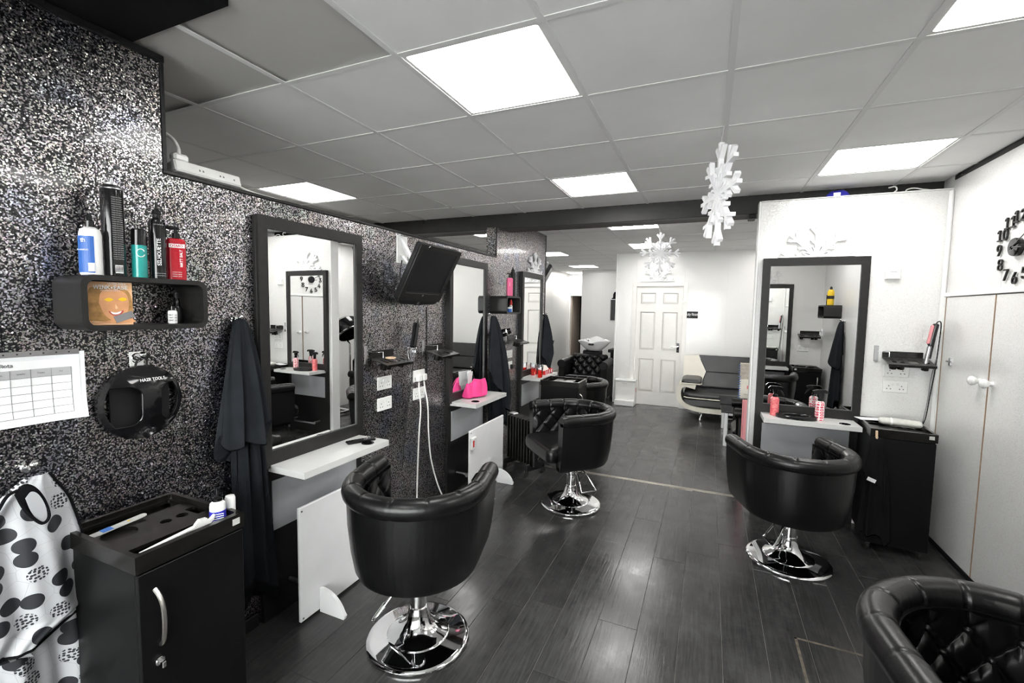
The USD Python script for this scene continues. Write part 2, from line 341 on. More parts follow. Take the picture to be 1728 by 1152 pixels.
def ceiling_zone(ys, ylo, yhi):
    for j, y in enumerate(ys[:-1]):
        for i, x in enumerate(xs[:-1]):
            a, b, c, d = max(x, -3.8 if ylo < 0 else -3.7), min(x + .6, RW), max(y, ylo), min(y + .6, yhi)
            if not cell_ok(x, y) or b - a < .03 or d - c < .03: continue
            k = i - 5
            if any(k == q[0] and abs(y - q[1]) < .01 and v for q, v in LIGHTS.items()): continue
            part(ce, 'tile', bx(a + .006, b - .006, c + .006, d - .006, CH + .002, CH + .016, .002), 'tile_white', False)
    for y in ys:
        if ylo < y < yhi: part(ce, 'grid_bar', bx(-3.7 if y > 1 else -1.48, RW if y < 8 else -1.5, y - .012, y + .012, CH - .001, CH + .002), 'grid_white', False)
    for x in xs:
        if -3.7 < x < RW:
            lo = 1.05 if x < -1.48 and ylo < 1 else ylo; hi = min(yhi, 8.0) if x > -1.5 else yhi
            part(ce, 'grid_bar', bx(x - .012, x + .012, lo, hi, CH - .0015, CH + .0025), 'grid_white', False)
ceiling_zone(ysn, -1.5, 4.343); ceiling_zone(ysf, 4.6, 12.4)
def ceiling_light(x, y, label):
    t = thing('ceiling_light', label, 'ceiling light', (x + .3, y + .3, CH), 0, 'square light panels in the ceiling grid')
    fr = sbox(-.292, -.292, .292, .292).difference(rrect(-.276, .276, -.276, .276, .012))
    part(t, 'frame', ext(fr, .014, 0.0025), 'grid_white', False)
    part(t, 'diffuser', ext(rrect(-.276, .276, -.276, .276, .012), .004, .0045), 'diffuser', False)
for (k, y), lb in LIGHTS.items():
    if lb: ceiling_light(X0 + .6 * k, y, lb)
# black ceiling patch and bulkhead beam
tb = sgroup('trim_3')
part(tb, 'black_board', bx(-3.7, -1.484, -1.5, 1.048, CH - .004, CH + .02), 'black_matt', False)
part(tb, 'torn_edge', extv([(-1.6, 0), (-1.484, 0), (-1.484, -.012), (-1.5, -.007), (-1.515, -.014), (-1.54, -.006), (-1.57, -.011)], .02, 1.05), 'black_matt', False)
tb = sgroup('trim_4')
part(tb, 'beam_face', bx(-3.7, RW, 4.345, 4.43, 2.445, CH + .012, .003), 'beam_black', False)
part(tb, 'beam_soffit', bx(-3.7, RW, 4.43, 4.60, 2.447, 2.47), 'beam_brown', False)
part(tb, 'beam_rear', bx(-3.7, RW, 4.58, 4.60, 2.47, CH + .03), 'beam_black', False)
part(tb, 'cable_clip', cat(bx(-1.9, -1.86, 4.335, 4.347, 2.57, 2.59), bx(-3.0, -2.98, 4.335, 4.347, 2.55, 2.58)), 'black_paint', False)
part(tb, 'hanger_bracket', bx(.27, .325, 4.36, 4.5, 2.41, 2.445, .004), 'black_paint', False)

# left wall of 260 mm holographic flake panels
wl = sgroup('wall_left')
y = .92 - .26 * 9
k = 0
while y < 5.74:
    a, b = y, min(y + .26, 5.75)
    segs = [(a, b, CH - .004)] if b <= 1.14 else ([(a, 1.14, CH - .004), (1.14, b, 2.135)] if a < 1.14 else ([(a, b, 2.135)] if b <= 4.24 else ([(a, 4.24, 2.135), (4.24, b, 2.445 if a < 4.6 else CH)] if a < 4.24 else [(a, b, 2.445 if a < 4.55 else CH)])))
    tilt = (rng.random() - .5) * .5
    for c, d, top in segs:
        if d - c < .01: continue
        m = bx(-.012, 0, -(d - c) / 2 + .0007, (d - c) / 2 - .0007, 0, top)
        part(wl, 'wall_panel', xf(m, (LW, (c + d) / 2, 0), rz=tilt * .35), 'glitter_black', False)
    y += .26
part(wl, 'core', bx(LW - .10, LW - .014, -1.5, 5.75, 0, 2.13), 'black_matt', False)
part(wl, 'core', bx(LW - .10, LW - .014, -1.5, 1.14, 2.13, CH - .004), 'black_matt', False)
part(wl, 'core', bx(LW - .10, LW - .014, 4.24, 5.75, 2.13, 2.445), 'black_matt', False)
part(wl, 'core', bx(LW - .10, LW - .014, 4.6, 5.75, 2.445, CH), 'black_matt', False)
part(wl, 'end_panel', bx(LW - .11, LW - .002, 4.228, 4.239, 2.15, 2.445), 'glitter_black', False)
part(wl, 'edge_strip', bx(LW - .005, LW + .006, 4.226, 4.24, 2.15, 2.445, .002), 'black_paint', False)
part(wl, 'edge_strip', bx(LW - .108, LW + .006, 1.141, 1.155, 2.15, CH - .004, .002), 'black_paint', False)
part(wl, 'edge_strip', bx(LW - .105, LW + .012, -1.5, 1.155, CH - .03, CH - .003, .003), 'black_paint', False)
part(wl, 'edge_strip', bx(LW - .108, LW + .008, 1.141, 4.235, 2.136, 2.152, .003), 'frame_black', False)
part(wl, 'edge_strip', bx(LW - .108, LW + .006, 5.751, 5.765, 0, CH - .003, .003), 'frame_black', False)
struct('baseboard_left', bx(LW, LW + .014, -.6, 1.5, 0, .07, .004), 'black_paint')

# white sparkle-panelled walls
def white_wall(name, boxes, pos=None): 
    g = sgroup(name)
    for b in boxes: part(g, 'wall_panel', bx(*b[:5], b[5] + (.03 if b[5] == CH else 0), .001), 'glitter_white', False)
    return g
def panels_x(x0, x1, y0, y1, z0, z1, w=.5): # facing -y/+y: split along x
    n = max(1, round((x1 - x0) / w)); e = np.linspace(x0, x1, n + 1); return [(e[i], e[i + 1], y0, y1, z0, z1) for i in range(n)]
def panels_y(x0, x1, y0, y1, z0, z1, w=.5):
    n = max(1, round((y1 - y0) / w)); e = np.linspace(y0, y1, n + 1); return [(x0, x1, e[i], e[i + 1], z0, z1) for i in range(n)]
g = white_wall('wall_partition', panels_x(.346, RW, NP, NP + .012, 0, 2.50, .6) + panels_x(.346, RW, NP + .098, NP + .11, 0, 2.50, .6))
part(g, 'core', bx(.35, RW, NP + .013, NP + .097, 0, 2.495), 'trim_white', False)
part(g, 'end_post', bx(.330, .345, NP - .006, NP + .116, 0, 2.51, .004), 'trim_white', False)
part(g, 'top_trim', bx(.345, RW - .001, NP - .006, NP + .116, 2.501, 2.511, .003), 'trim_white', False)
part(g, 'corner_trim', bx(RW - .03, RW - .001, NP - .03, NP - .001, 0, 2.50, .012), 'trim_white', False)
g = white_wall('wall_partition', panels_x(.34, RW, .388, .40, 0, 2.53, .6) + [(.328, .339, .29, .40, 0, 2.53)])
part(g, 'core', bx(.34, RW, .29, .387, 0, 2.525), 'trim_white', False)
DT = 1.752
white_wall('wall_right', panels_y(RW, RW + .012, -1.5, 2.86, 0, CH - .03, .6) + panels_y(RW, RW + .012, 2.86, 4.19, DT + .03, CH - .03, .7) + panels_y(RW, RW + .012, 4.30, 8.0, 0, CH, .6) + [(RW, RW + .012, 4.19, 4.30, 0, CH)])
struct('trim_5', bx(RW - .004, RW + .012, .41, 4.18, CH - .03, CH - .002), 'black_paint')
g = white_wall('wall_back', panels_x(-1.5, -1.17, 8.0, 8.012, 0, CH, .4) + panels_x(-.39, RW, 8.0, 8.012, 0, CH, .6) + panels_x(-1.17, -.39, 8.0, 8.012, 2.09, CH, .8))
part(g, 'return_panel', bx(-1.512, -1.5, 8.0, 11.2, 0, CH), 'trim_white', False)
part(g, 'corner_trim', bx(-1.513, -1.49, 7.99, 8.012, 0, CH, .004), 'trim_white', False)
white_wall('wall_recess', panels_x(-2.97, -1.5, 11.2, 11.212, 0, CH, .5) + [(-2.97, -2.958, 11.212, 12.4, 0, CH)])
g = sgroup('wall_shell')
for b in ((-3.95, -3.9, -1.7, 13.45), (1.6, 1.65, -1.7, 13.45), (-3.9, 1.6, 13.4, 13.45)): part(g, 'outer_leaf', bx(*b, -.06, CH + .0164), 'grey_wall', False)
white_wall('wall_far', panels_x(-3.7, -2.97, 12.4, 12.412, 2.02, CH, .8) + [(-3.7, -3.62, 12.4, 12.412, 0, 2.02)])
white_wall('wall_outer', panels_y(-3.812, -3.8, -1.5, 4.4, 0, CH, .6) + panels_y(-3.712, -3.7, 4.4, 12.4, 0, CH, .6))
g = sgroup('door_2')                                                # dark doorway at the very back
part(g, 'jamb', bx(-3.64, -3.6, 12.38, 12.44, 0, 2.03, .004), 'trim_white', False)
part(g, 'jamb', bx(-3.598, -3.57, 12.44, 13.3, 0, 2.02), 'beige_jamb', False)
part(g, 'lintel', bx(-3.6, -2.96, 12.38, 12.44, 2.0, 2.03, .004), 'trim_white', False)
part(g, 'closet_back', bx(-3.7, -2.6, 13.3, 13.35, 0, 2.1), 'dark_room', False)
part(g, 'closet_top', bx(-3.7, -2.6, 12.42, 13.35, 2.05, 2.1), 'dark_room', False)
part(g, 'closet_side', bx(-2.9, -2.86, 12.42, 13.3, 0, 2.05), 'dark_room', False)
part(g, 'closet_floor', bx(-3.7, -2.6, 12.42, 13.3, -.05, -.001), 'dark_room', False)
# street side behind the camera: shopfront
g = sgroup('wall_front')
part(g, 'stall_riser', bx(-3.7, RW, -1.6, -1.5, 0, .45), 'grey_wall', False)
part(g, 'fascia', bx(-3.7, RW, -1.6, -1.5, 2.35, CH + .03), 'grey_wall', False)
part(g, 'pier', bx(-3.7, -1.95, -1.6, -1.5, .45, 2.35), 'grey_wall', False)
part(g, 'pier', bx(1.3, RW, -1.6, -1.5, .45, 2.35), 'grey_wall', False)
g = sgroup('window_1')
part(g, 'window_frame', extv(sbox(-1.95, .45, 1.3, 2.35).difference(unary_union([sbox(-1.9, .5, -.35, 2.3), sbox(-.3, .5, 1.25, 2.3)])), .06, -1.52), 'silver_paint', False)
part(g, 'pane', bx(-1.9, -.35, -1.553, -1.547, .5, 2.3), 'pane', False)
part(g, 'pane', bx(-.3, 1.25, -1.553, -1.547, .5, 2.3), 'pane', False)
struct('ground', bx(-12, 12, -14, -1.65, -.08, -.02), 'street_grey')
struct('baseboard_recess', bx(-2.97, -1.5, 11.17, 11.199, 0, .1, .004), 'trim_white')
struct('baseboard_right', bx(RW - .012, RW, .41, 4.18, 0, .035, .003), 'black_paint')
struct('baseboard_back', bx(-.36, RW, 7.985, 7.999, 0, .09, .004), 'trim_white')

# six-panel door
g = sgroup('door_1', (-.78, 8.0, 0))
frame = sbox(-.44, 0, .44, 2.10).difference(sbox(-.375, -.01, .375, 2.035))
part(g, 'door_frame', extv(frame, .03, .012), 'door_paint', False)
leaf = sbox(-.372, .006, .372, 2.03); pans = []
for sx in (-1, 1):
    for z0, z1 in ((.24, .80), (.96, 1.60), (1.74, 1.92)):
        pans.append(sbox(*(sorted((sx * .06, sx * .30))[0], z0, sorted((sx * .06, sx * .30))[1], z1)))
part(g, 'door_leaf', extv(leaf.difference(unary_union(pans)), .03, .045), 'door_paint', False)
part(g, 'leaf_core', bx(-.372, .372, .034, .046, .006, 2.03), 'door_paint', False)
for p in pans:
    x0, z0, x1, z1 = p.bounds
    v = loft(sbox(x0, z0, x1, z1), [(0, 0), (.004, 0), (.03, .012), (.031, .012)], 60)
    v.vertices = np.stack([v.vertices[:, 0], .034 - v.vertices[:, 2], v.vertices[:, 1]], 1)
    part(g, 'raised_panel', fix(v), 'door_paint', 20)
dh = part(g, 'handle_plate', bx(.30, .345, .006, .015, .93, 1.09, .003), 'chrome', False)
part(g, 'door_handle', tube([(.322, .01, 1.03), (.322, -.035, 1.03), (.30, -.04, 1.03), (.215, -.042, 1.028)], .009, 10, smooth=4), 'chrome')

# fitted cupboard doors in the right wall
g = sgroup('door_3', (RW, 3.545, 0), -90)                          # local x runs towards the camera (-y)
part(g, 'frame_head', bx(-.645, .70, -.014, .012, DT, DT + .03, .003), 'trim_white', False)
part(g, 'frame_stile', bx(-.645, -.605, -.012, .012, 0, DT, .003), 'trim_white', False)
for x0, x1 in ((-.60, -.008), (.004, .60)):
    lf = part(g, 'cupboard_door', bx(x0, x1, -.006, .012, .03, DT - .004, .002), 'glitter_white', False)
    part(g, 'edge_strip', bx(x0 - .004 if x0 < 0 else x0 - .006, x0 - .0005 if x0 < 0 else x0, -.009, .01, .03, DT - .004), 'edge_brown', False)
for x in (-.085, .045):
    m = lathe([(1e-5, 0), (.012, 0), (.010, .012), (.016, .018), (.021, .028), (.019, .038), (.01, .044), (1e-5, .045)], 24).apply_scale(1.35)
    part(g, 'knob', xf(m, (x, -.005, 1.228), rx=90), 'white_gloss')
part(g, 'latch', cat(bx(-.475, -.455, -.016, -.006, 1.28, 1.335, .002), bx(-.50, -.42, -.022, -.013, 1.303, 1.312, .002)), 'steel', False)
part(g, 'wall_infill', bx(.61, .70, -.002, .012, .0, DT - .004), 'glitter_white', False)

# ================================================================ STYLING STATIONS
def station(loc, rotz, label, hole=.2, tint=None):
    t = thing('styling_station', label, 'mirror station', loc, rotz, None)
    part(t, 'backboard', bx(-.35, .35, -.024, 0, 0, 2.05, .002), 'frame_black', False)
    fr = sbox(-.35, .80, .35, 2.05).difference(sbox(-.298, .885, .298, 1.992))
    part(t, 'mirror_frame', extv(fr, .018, -.024), 'frame_black', False)
    part(t, 'mirror_glass', bx(-.297, .297, -.030, -.0245, .886, 1.991), 'mirror', False)
    part(t, 'mirror_bevel', extv(sbox(-.298, .885, .298, 1.992).difference(sbox(-.294, .889, .294, 1.988)), .0075, -.0245), 'mirror_edge', False)
    sh = sbox(-.31, -.275, .31, -.0245).difference(Point(hole, -.21).buffer(.032, quad_segs=10))
    part(t, 'shelf', ext(sh, .034, .780), 'shelf_laminate', 20)
    part(t, 'dryer_ring', lathe([(.026, .779), (.0315, .779), (.0315, .816), (.036, .8165), (.036, .8145), (.0265, .818), (.026, .779)], 24).apply_translation([hole, -.21, 0]), 'gloss_black')
    part(t, 'grey_panel', bx(-.295, .295, -.032, -.0245, .465, .725, .001), 'grey_laminate', False)
    for bx_ in (-.22, .19): part(t, 'shelf_bracket', bx(bx_, bx_ + .03, -.12, -.0325, .765, .7795), 'grey_laminate', False)
    part(t, 'foot_rail', cat(tube([(-.2, -.03, .16), (-.2, -.15, .16)], .012, 10), tube([(.2, -.03, .16), (.2, -.15, .16)], .012, 10), tube([(-.24, -.15, .16), (.24, -.15, .16)], .014, 10)), 'steel')
    return t
station((LW + .004, 1.87, 0), 89.35, 'black framed mirror station nearest the camera on the glitter wall, phone on its shelf')
station((LW, 3.62, 0), 90, 'black framed mirror station on the glitter wall with the pink bag on its shelf', hole=-.20)
station((LW, 5.22, 0), 90, 'black framed mirror station at the far end of the glitter wall, red tumblers on it')
station((.728, NP, 0), 0, 'black framed mirror station on the white partition with pink spray bottles', hole=.22)
station((.787, .40, 0), 180, 'black framed mirror station behind the camera, seen only inside the partition mirror')

# tool holders
def tool_holder(loc, rotz, label, w=.27):
    def TL(m): return xf(m.apply_transform(np.diag([1, 1.15, 1, 1])), rx=14)
    t = thing('tool_holder', label, 'tool holder', loc, rotz, None)
    holes = [rrect(-.10, -.075, -.105, -.045, .01), rrect(-.055, -.03, -.105, -.045, .01), rrect(-.005, .055, -.105, -.05, .015), Point(.095, -.08).buffer(.02)]
    part(t, 'tray', TL(ext(sbox(-w / 2, -.135, w / 2, -.002).difference(unary_union(holes)), .006, 0)), 'tray_grey', 20)
    part(t, 'back_rail', bx(-w / 2, w / 2 - .03, -.007, -.0005, .006, .05, .002), 'tray_black', False)
    part(t, 'front_lip', TL(bx(-w / 2, w / 2, -.139, -.135, -.012, .006, .001)), 'tray_black', False)
    for x in (-.0875, -.0425, .095):
        part(t, 'tool_sleeve', TL(cyl(.021, -.05, -.0005, 16).apply_translation([x, -.076, 0])), 'tray_black')
    part(t, 'hook_plate', bx(-w / 2 - .05, -w / 2 - .022, -.005, -.0005, -.03, .09, .002), 'steel', False)
    part(t, 'dryer_hoop', tube([(-w / 2 - .036, -.004, .05), (-w / 2 - .03, -.05, .05), (-w / 2 - .02, -.09, .05), (-w / 2 + .015, -.10, .05), (-w / 2 + .015, -.10, .012)], .003, 8), 'chrome')
    return t
tool_holder((LW, 2.47, 1.275), 90, 'black wall tool tray between the near mirrors, orange hair tie on it')
tool_holder((LW, 3.11, 1.275), 90, 'black wall tool tray just left of the mirror with the pink bag')
tool_holder((LW, 4.68, 1.275), 90, 'black wall tool tray just left of the far glitter wall mirror')
tool_holder((1.33, NP, 1.30), 0, 'black wall tool tray on the white partition holding the pink curling wand')
tool_holder((1.36 - .0, .40, 1.31), 180, 'black wall tool tray behind the camera, seen in the partition mirror')
t = thing('hair_tie', 'tan ring-shaped hair tie lying on the tool tray beside the nearest mirror', 'hair tie', (LW + .08, 2.45, 1.272))
part(t, 'ring', tube([(.028 * math.cos(a), .034 * math.sin(a), .005) for a in np.linspace(0, 2 * PI, 25)], .005, 8, closed=True), 'wood_peg')

# sockets
def socket(loc, rotz, label, group, plugs=(), screws=True):
    t = thing('wall_socket', label, 'socket', loc, rotz, group)
    f = part(t, 'faceplate', bx(-.075, .075, -.01, 0, -.045, .045, .004), 'white_plastic', False)
    part(t, 'pin_slots', cat(*[bx(sx + dx - .0035, sx + dx + .0035, -.0104, -.0098, z - .004, z + .004) for sx in (-.038, .038) for dx, z in ((-.011, -.018), (.011, -.018), (0, .004))]), 'print_line', False)
    part(t, 'switches', cat(bx(-.022, -.008, -.014, -.0095, .01, .028, .002), bx(.008, .022, -.014, -.0095, .01, .028, .002)), 'white_gloss', False)
    for px, m in plugs:
        part(t, 'plug', bx(px - .026, px + .026, -.045, -.011, -.04, .012, .008), m, False)
G1 = 'double sockets without plugs on the glitter wall'
socket((LW, 2.478, 1.097), 90, 'empty white double socket, upper of the pair right of the nearest mirror', None)
socket((LW, 2.478, .953), 90, 'empty white double socket, lower of the pair right of the nearest mirror', None)
socket((LW, 2.88, 1.095), 90, 'white double socket with two white plugs and cables', None, [(-.03, 'white_plastic'), (.035, 'white_plastic')])
socket((LW, 2.88, .958), 90, 'empty white double socket directly below the one with white plugs', None)
socket((LW, 4.60, 1.115), 90, 'upper white double socket under the tool tray of the far mirror', None)
socket((LW, 4.60, .985), 90, 'lower white double socket with a black plug near the far mirror', None, [(.03, 'black_paint')])
socket((1.285, NP, 1.205), 0, 'white double socket right under the tool tray on the white partition', None)
socket((1.285, NP, 1.09), 0, 'lower white double socket on the white partition above the trolley', None)
socket((1.30, .40, 1.10), 180, 'white double socket behind the camera, seen in the partition mirror', None)
t = thing('switch_box', 'small white switched connection box high on the partition right of the mirror', 'switch', (1.22, NP, 1.918))
part(t, 'back_box', bx(-.045, .045, -.022, 0, -.04, .04, .004), 'white_plastic', False)
part(t, 'cover', bx(-.042, .042, -.03, -.0225, -.036, .036, .004), 'white_gloss', False)
part(t, 'slot', bx(-.02, .02, -.0306, -.0298, .012, .017), 'print_grey', False)

# ================================================================ CHAIRS
def upath(R, y_front, n_arc=34, n_st=7):
    s = [(-R, y) for y in np.linspace(y_front, 0, n_st, endpoint=False)] + [(R * math.cos(a), R * math.sin(a)) for a in np.linspace(PI, 0, n_arc)] + [(R, y) for y in np.linspace(0, y_front, n_st + 1)[1:]]
    return np.array(s)
def salon_chair(name_label, H, loc, rotz):
    t = thing('salon_chair', name_label, 'chair', loc, rotz, None)
    YF = -.25; zb = H - .44
    base = upath(.302, YF); seg = np.r_[0, np.cumsum(np.linalg.norm(np.diff(base, axis=0), axis=1))]; L = seg[-1]
    S = np.linspace(0, L, 301); C0 = np.stack([np.interp(S, seg, base[:, k]) for k in range(2)], 1)
    tg = np.gradient(C0, axis=0); tg /= np.linalg.norm(tg, axis=1, keepdims=True); nr = np.stack([-tg[:, 1], tg[:, 0]], 1)   # outward for this winding
    if (nr[150] @ C0[150]) < 0: nr = -nr
    # outer shell: wall section swept along the tub plan
    sec = [(.027, H - .06), (.022, H - .2), (.008, H - .33), (-.008, zb + .025), (-.02, zb), (-.05, zb), (-.05, H - .06)]
    P = np.array([[(*(C0[i] + nr[i] * r), z) for r, z in sec] for i in range(301)])
    sh = gridm(P, closed_v=True)
    caps = []
    for i in (0, 300):
        caps.append(M(P[i], [[0, 1, 6], [1, 2, 6], [2, 5, 6], [2, 3, 5], [3, 4, 5]]))
    pl = Polygon(C0 + nr * -.02)
    part(t, 'tub_shell', fix(cat(sh, *caps)), 'leather', 40)
    part(t, 'under_board', ext(pl, .03, zb + .006), 'black_matt', 30)
    # rolled rim with pleats
    ang = np.linspace(0, 2 * PI, 18, endpoint=False)
    pleat = 1 - .15 * np.exp(-((np.abs(((S - L / 2) / .14 + .5) % 1 - .5)) / .045) ** 2)
    R = np.zeros((301, 18, 3))
    for i in range(301):
        inner = .5 - .5 * np.cos(ang)                               # 1 on the inner half
        endt = min(1, .82 + 6 * min(S[i], L - S[i]))
        r = .047 * (1 - (1 - pleat[i]) * np.clip(.62 - .62 * np.cos(ang), 0, 1)) * endt
        R[i, :, 0] = C0[i, 0] + nr[i, 0] * np.cos(ang) * r; R[i, :, 1] = C0[i, 1] + nr[i, 1] * np.cos(ang) * r
        R[i, :, 2] = H - .047 + np.sin(ang) * r
    m = gridm(R, closed_v=True); k = len(m.vertices); j = np.arange(18); e = 300 * 18
    m = M(np.vstack([m.vertices, R[0].mean(0), R[-1].mean(0)]), np.vstack([m.faces, np.stack([np.full(18, k), j, (j + 1) % 18], 1), np.stack([np.full(18, k + 1), e + (j + 1) % 18, e + j], 1)]))
    part(t, 'rolled_rim', fix(m), 'leather', 40)
    # buttoned inner back
    nz = 46; zz = np.linspace(H - .31, H - .06, nz); sp, vz = .14, .15
    s2 = np.linspace(0, L, 300); Ci = np.stack([np.interp(s2, S, C0[:, k]) for k in range(2)], 1); ni = np.stack([np.interp(s2, S, nr[:, k]) for k in range(2)], 1)
    Q = np.zeros((300, nz, 3))
    zt = H - .115
    for i in range(300):
        u = (s2[i] - L / 2) / sp; v = (zz - zt) / vz
        a, b = u + v, u - v
        pil = np.tanh(2.2 * np.abs(np.sin(PI * a))) * np.tanh(2.2 * np.abs(np.sin(PI * b)))
        top = np.clip((zz - zt) / .05, 0, 1); pil = pil * (1 - top) + top * .97 * np.tanh(4 * np.abs(np.sin(PI * u)))
        edge = min(1, min(s2[i], L - s2[i]) / .04)
        off = -.050 - .021 * pil * edge
        Q[i, :, 0] = Ci[i, 0] + ni[i, 0] * off; Q[i, :, 1] = Ci[i, 1] + ni[i, 1] * off; Q[i, :, 2] = zz
    part(t, 'buttoned_back', fix(gridm(Q)), 'leather', True)
    bm = trimesh.creation.icosphere(2, .0105)
    for row in range(3):
        for q in range(-5, 6):
            u = q * .5 * 1.0; v = -row * .5
            if abs(((u + v) % 1)) > .01 and abs(((u + v) % 1) - 1) > .01: continue
            sb = L / 2 + u * sp * 1.0
            if sb < .05 or sb > L - .05: continue
            c = np.array([np.interp(sb, S, C0[:, 0]), np.interp(sb, S, C0[:, 1])]); n_ = np.array([np.interp(sb, S, nr[:, 0]), np.interp(sb, S, nr[:, 1])])
            c = c - n_ * .056
            part(t, 'button', xf(bm, (c[0], c[1], zt + v * vz)), 'button_black')
    # seat
    ip = upath(.25, -.30); sp_ = Polygon(np.vstack([ip, [(.22, -.33), (-.22, -.33)]])).buffer(0)
    part(t, 'seat_cushion', loft(sp_, [(.012, 0), (.002, .02), (0, .055), (.006, .085), (.02, .104), (.05, .116), (.11, .121), (.17, .122)], 100, H - .375), 'leather', 50)
    part(t, 'seat_rail', bx(-.255, .255, -.262, -.20, zb + .01, H - .372, .01), 'leather', False)
    # chrome hydraulic base
    part(t, 'base_plate', lathe([(1e-5, 0), (.236, 0), (.246, .006), (.247, .014), (.240, .023), (.225, .027), (.15, .036), (.142, .045), (.12, .052), (.085, .075), (.06, .108), (.049, .15), (.047, .17), (1e-5, .17)], 64), 'chrome', 40)
    part(t, 'hydraulic_column', lathe([(1e-5, .165), (.041, .165), (.041, .26), (.036, .262), (.036, zb + .012), (1e-5, zb + .012)], 36), 'chrome', 40)
    part(t, 'pump_lever', tube([(.03, .02, .31), (.07, .015, .295), (.155, .01, .175), (.166, .014, .165), (.17, .022, .164), (.172, .125, .164), (.168, .135, .165), (.155, .137, .175), (.07, .08, .295), (.02, .04, .31)], .006, 10, smooth=4), 'chrome')
    part(t, 'pump_collar', cyl(.046, .295, .325, 28, .004), 'chrome', 40)
    return t
def face(fx, fy): return math.degrees(math.atan2(fy, fx)) + 90
hi = salon_chair('black buttoned tub salon chair nearest the left wall, its plain back to the camera', .83, (-1.242, 1.766, 0), face(-.25, .97))
copy(hi, 'black buttoned tub salon chair mid-left, open side turned towards the camera', (-.995, 3.575, 0), face(-.73, -.69))
lo = salon_chair('black tub salon chair facing the white partition mirror, seen from behind', .775, (.543, 3.36, 0), face(-.33, .94))
copy(hi, 'black buttoned tub salon chair cut off by the bottom right corner of the photo', (.755, 1.43, 0), face(.12, -.99))
copy(lo, 'black tub salon chair behind the small far trolley, facing the last glitter wall mirror', (-1.42, 5.37, 0), face(-1, -.05))

# ================================================================ TROLLEYS
def trolley(loc, rotz, label, handle=True):
    t = thing('salon_trolley', label, 'trolley', loc, rotz, None)
    W, D, Z = .175, .215, .85
    part(t, 'body', bx(-W + .006, W - .006, -D + .018, D - .004, .05, Z - .055, .003), 'carcass_black', False)
    d = part(t, 'door', bx(-W + .006, W - .006, -D + .001, -D + .017, .055, Z - .062, .002), 'carcass_black', False)
    if handle:
        part(d, 'handle', tube([(-W + .05, -D + .002, .79 - .065), (-W + .052, -D - .02, .77 - .065), (-W + .055, -D - .03, .70 - .03), (-W + .058, -D - .028, .64 - .03), (-W + .06, -D - .016, .585 - .03), (-W + .062, -D + .002, .565 - .03)], .007, 10, smooth=4), 'satin_nickel')
        part(d, 'lock', cat(xf(cyl(.014, 0, .008, 20, .002), (-W + .055, -D + .002, .485), rx=90), bx(-W + .05, -W + .062, -D - .024, -D - .006, .468, .488, .002)), 'chrome')
    # moulded top tray
    top = sbox(-W, -D, W, D).difference(rrect(-W + .016, W - .016, -D + .022, D - .018, .014))
    part(t, 'tray_rim', ext(top, .055, Z - .055), 'tray_black', 20)
    wells = [rrect(-W + .02, W - .02, -D + .026, -D + .105, .01), Point(-W + .085, .045).buffer(.05), Point(.03, .0).buffer(.018), Point(.085, .0).buffer(.02), rrect(-W + .02, W - .03, D - .105, D - .028, .01), rrect(.115, .15, -.04, .04, .008)]
    part(t, 'tray_deck', ext(rrect(-W + .014, W - .014, -D + .02, D - .016, .014).difference(unary_union(wells)), .012, Z - .03), 'tray_black', 20)
    part(t, 'tray_floor', bx(-W + .012, W - .012, -D + .018, D - .014, Z - .0548, Z - .05), 'tray_black', False)
    part(t, 'maker_badge', bx(W - .045, W - .018, -D - .0012, -D, Z - .035, Z - .012), 'comb_grey', False)
    for sx in (-1, 1):
        for sy in (-1, 1):
            part(t, 'caster', cat(xf(cyl(.02, -.009, .009, 16, .003), (sx * (W - .035), sy * (D - .04), .021), ry=90), bx(sx * (W - .035) - .012, sx * (W - .035) + .012, sy * (D - .04) - .012, sy * (D - .04) + .012, .03, .0505)), 'rubber', False)
    return t
tro = trolley((-1.77, .93, 0), 90, 'black salon trolley with curved handle and lock, lower left corner of the photo')
copy(tro, 'small-looking black salon trolley in front of the far glitter wall mirror', (-1.44, 4.78, 0), 90)
trolley((1.23, 3.955, 0), -4, 'black salon trolley in the corner by the white cupboard, towel on top', handle=False)
trolley((1.30, .64, 0), 180, 'black salon trolley behind the camera, visible in the partition mirror')
T1 = -1.77, .93
# things on the near trolley
t = thing('hair_comb', 'long grey comb with blue part lying in the tray of the near trolley', 'comb', (-1.87, .865, .836), 0)
cb = rrect(-.014, .014, -.085, .085, .012)
part(t, 'comb_body', xf(ext(cb, .004), rx=4), 'comb_grey', False)
part(t, 'blue_band', xf(ext(sbox(-.0141, -.05, .0141, -.02), .001, .0042), rx=4), 'blue_plastic', False)
part(t, 'rivet', cyl(.005, .004, .007, 12, .001).apply_translation([0, .03, 0]), 'gold')
t = thing('tint_brush', 'white tint brush with clip lying along the front of the near trolley tray', 'brush', (-1.606, .955, .826), 3)
part(t, 'handle', tube([(-.004, -.165, .012), (0, -.08, .016), (.002, .0, .02)], [.003, .006, .007], 10), 'white_gloss')
part(t, 'head', extv([(-.02, .0), (.0, -.004), (.045, .0), (.07, .02), (.075, .036), (.06, .026), (.05, .024), (.045, .036), (.02, .04), (.008, .03), (0, .02), (-.012, .022)], .012, .006).apply_transform(trimesh.transformations.rotation_matrix(PI / 2, [0, 0, 1])), 'white_gloss', False)
def bottle(name, label, category, loc, rotz, prof, m, cap=None, capm='gloss_black', band=None, bandm=None, n=32, group=None):
    t = thing(name, label, category, loc, rotz, group)
    part(t, 'body', lathe(prof, n), m, 35)
    if cap: part(t, 'cap', lathe(cap, 24), capm, 35)
    if band: part(t, 'label_print', lathe([(band[0], band[1]), (band[0] + .0006, band[1] + .0005), (band[0] + .0006, band[2] - .0005), (band[0], band[2])], n), bandm, 35)
    return t
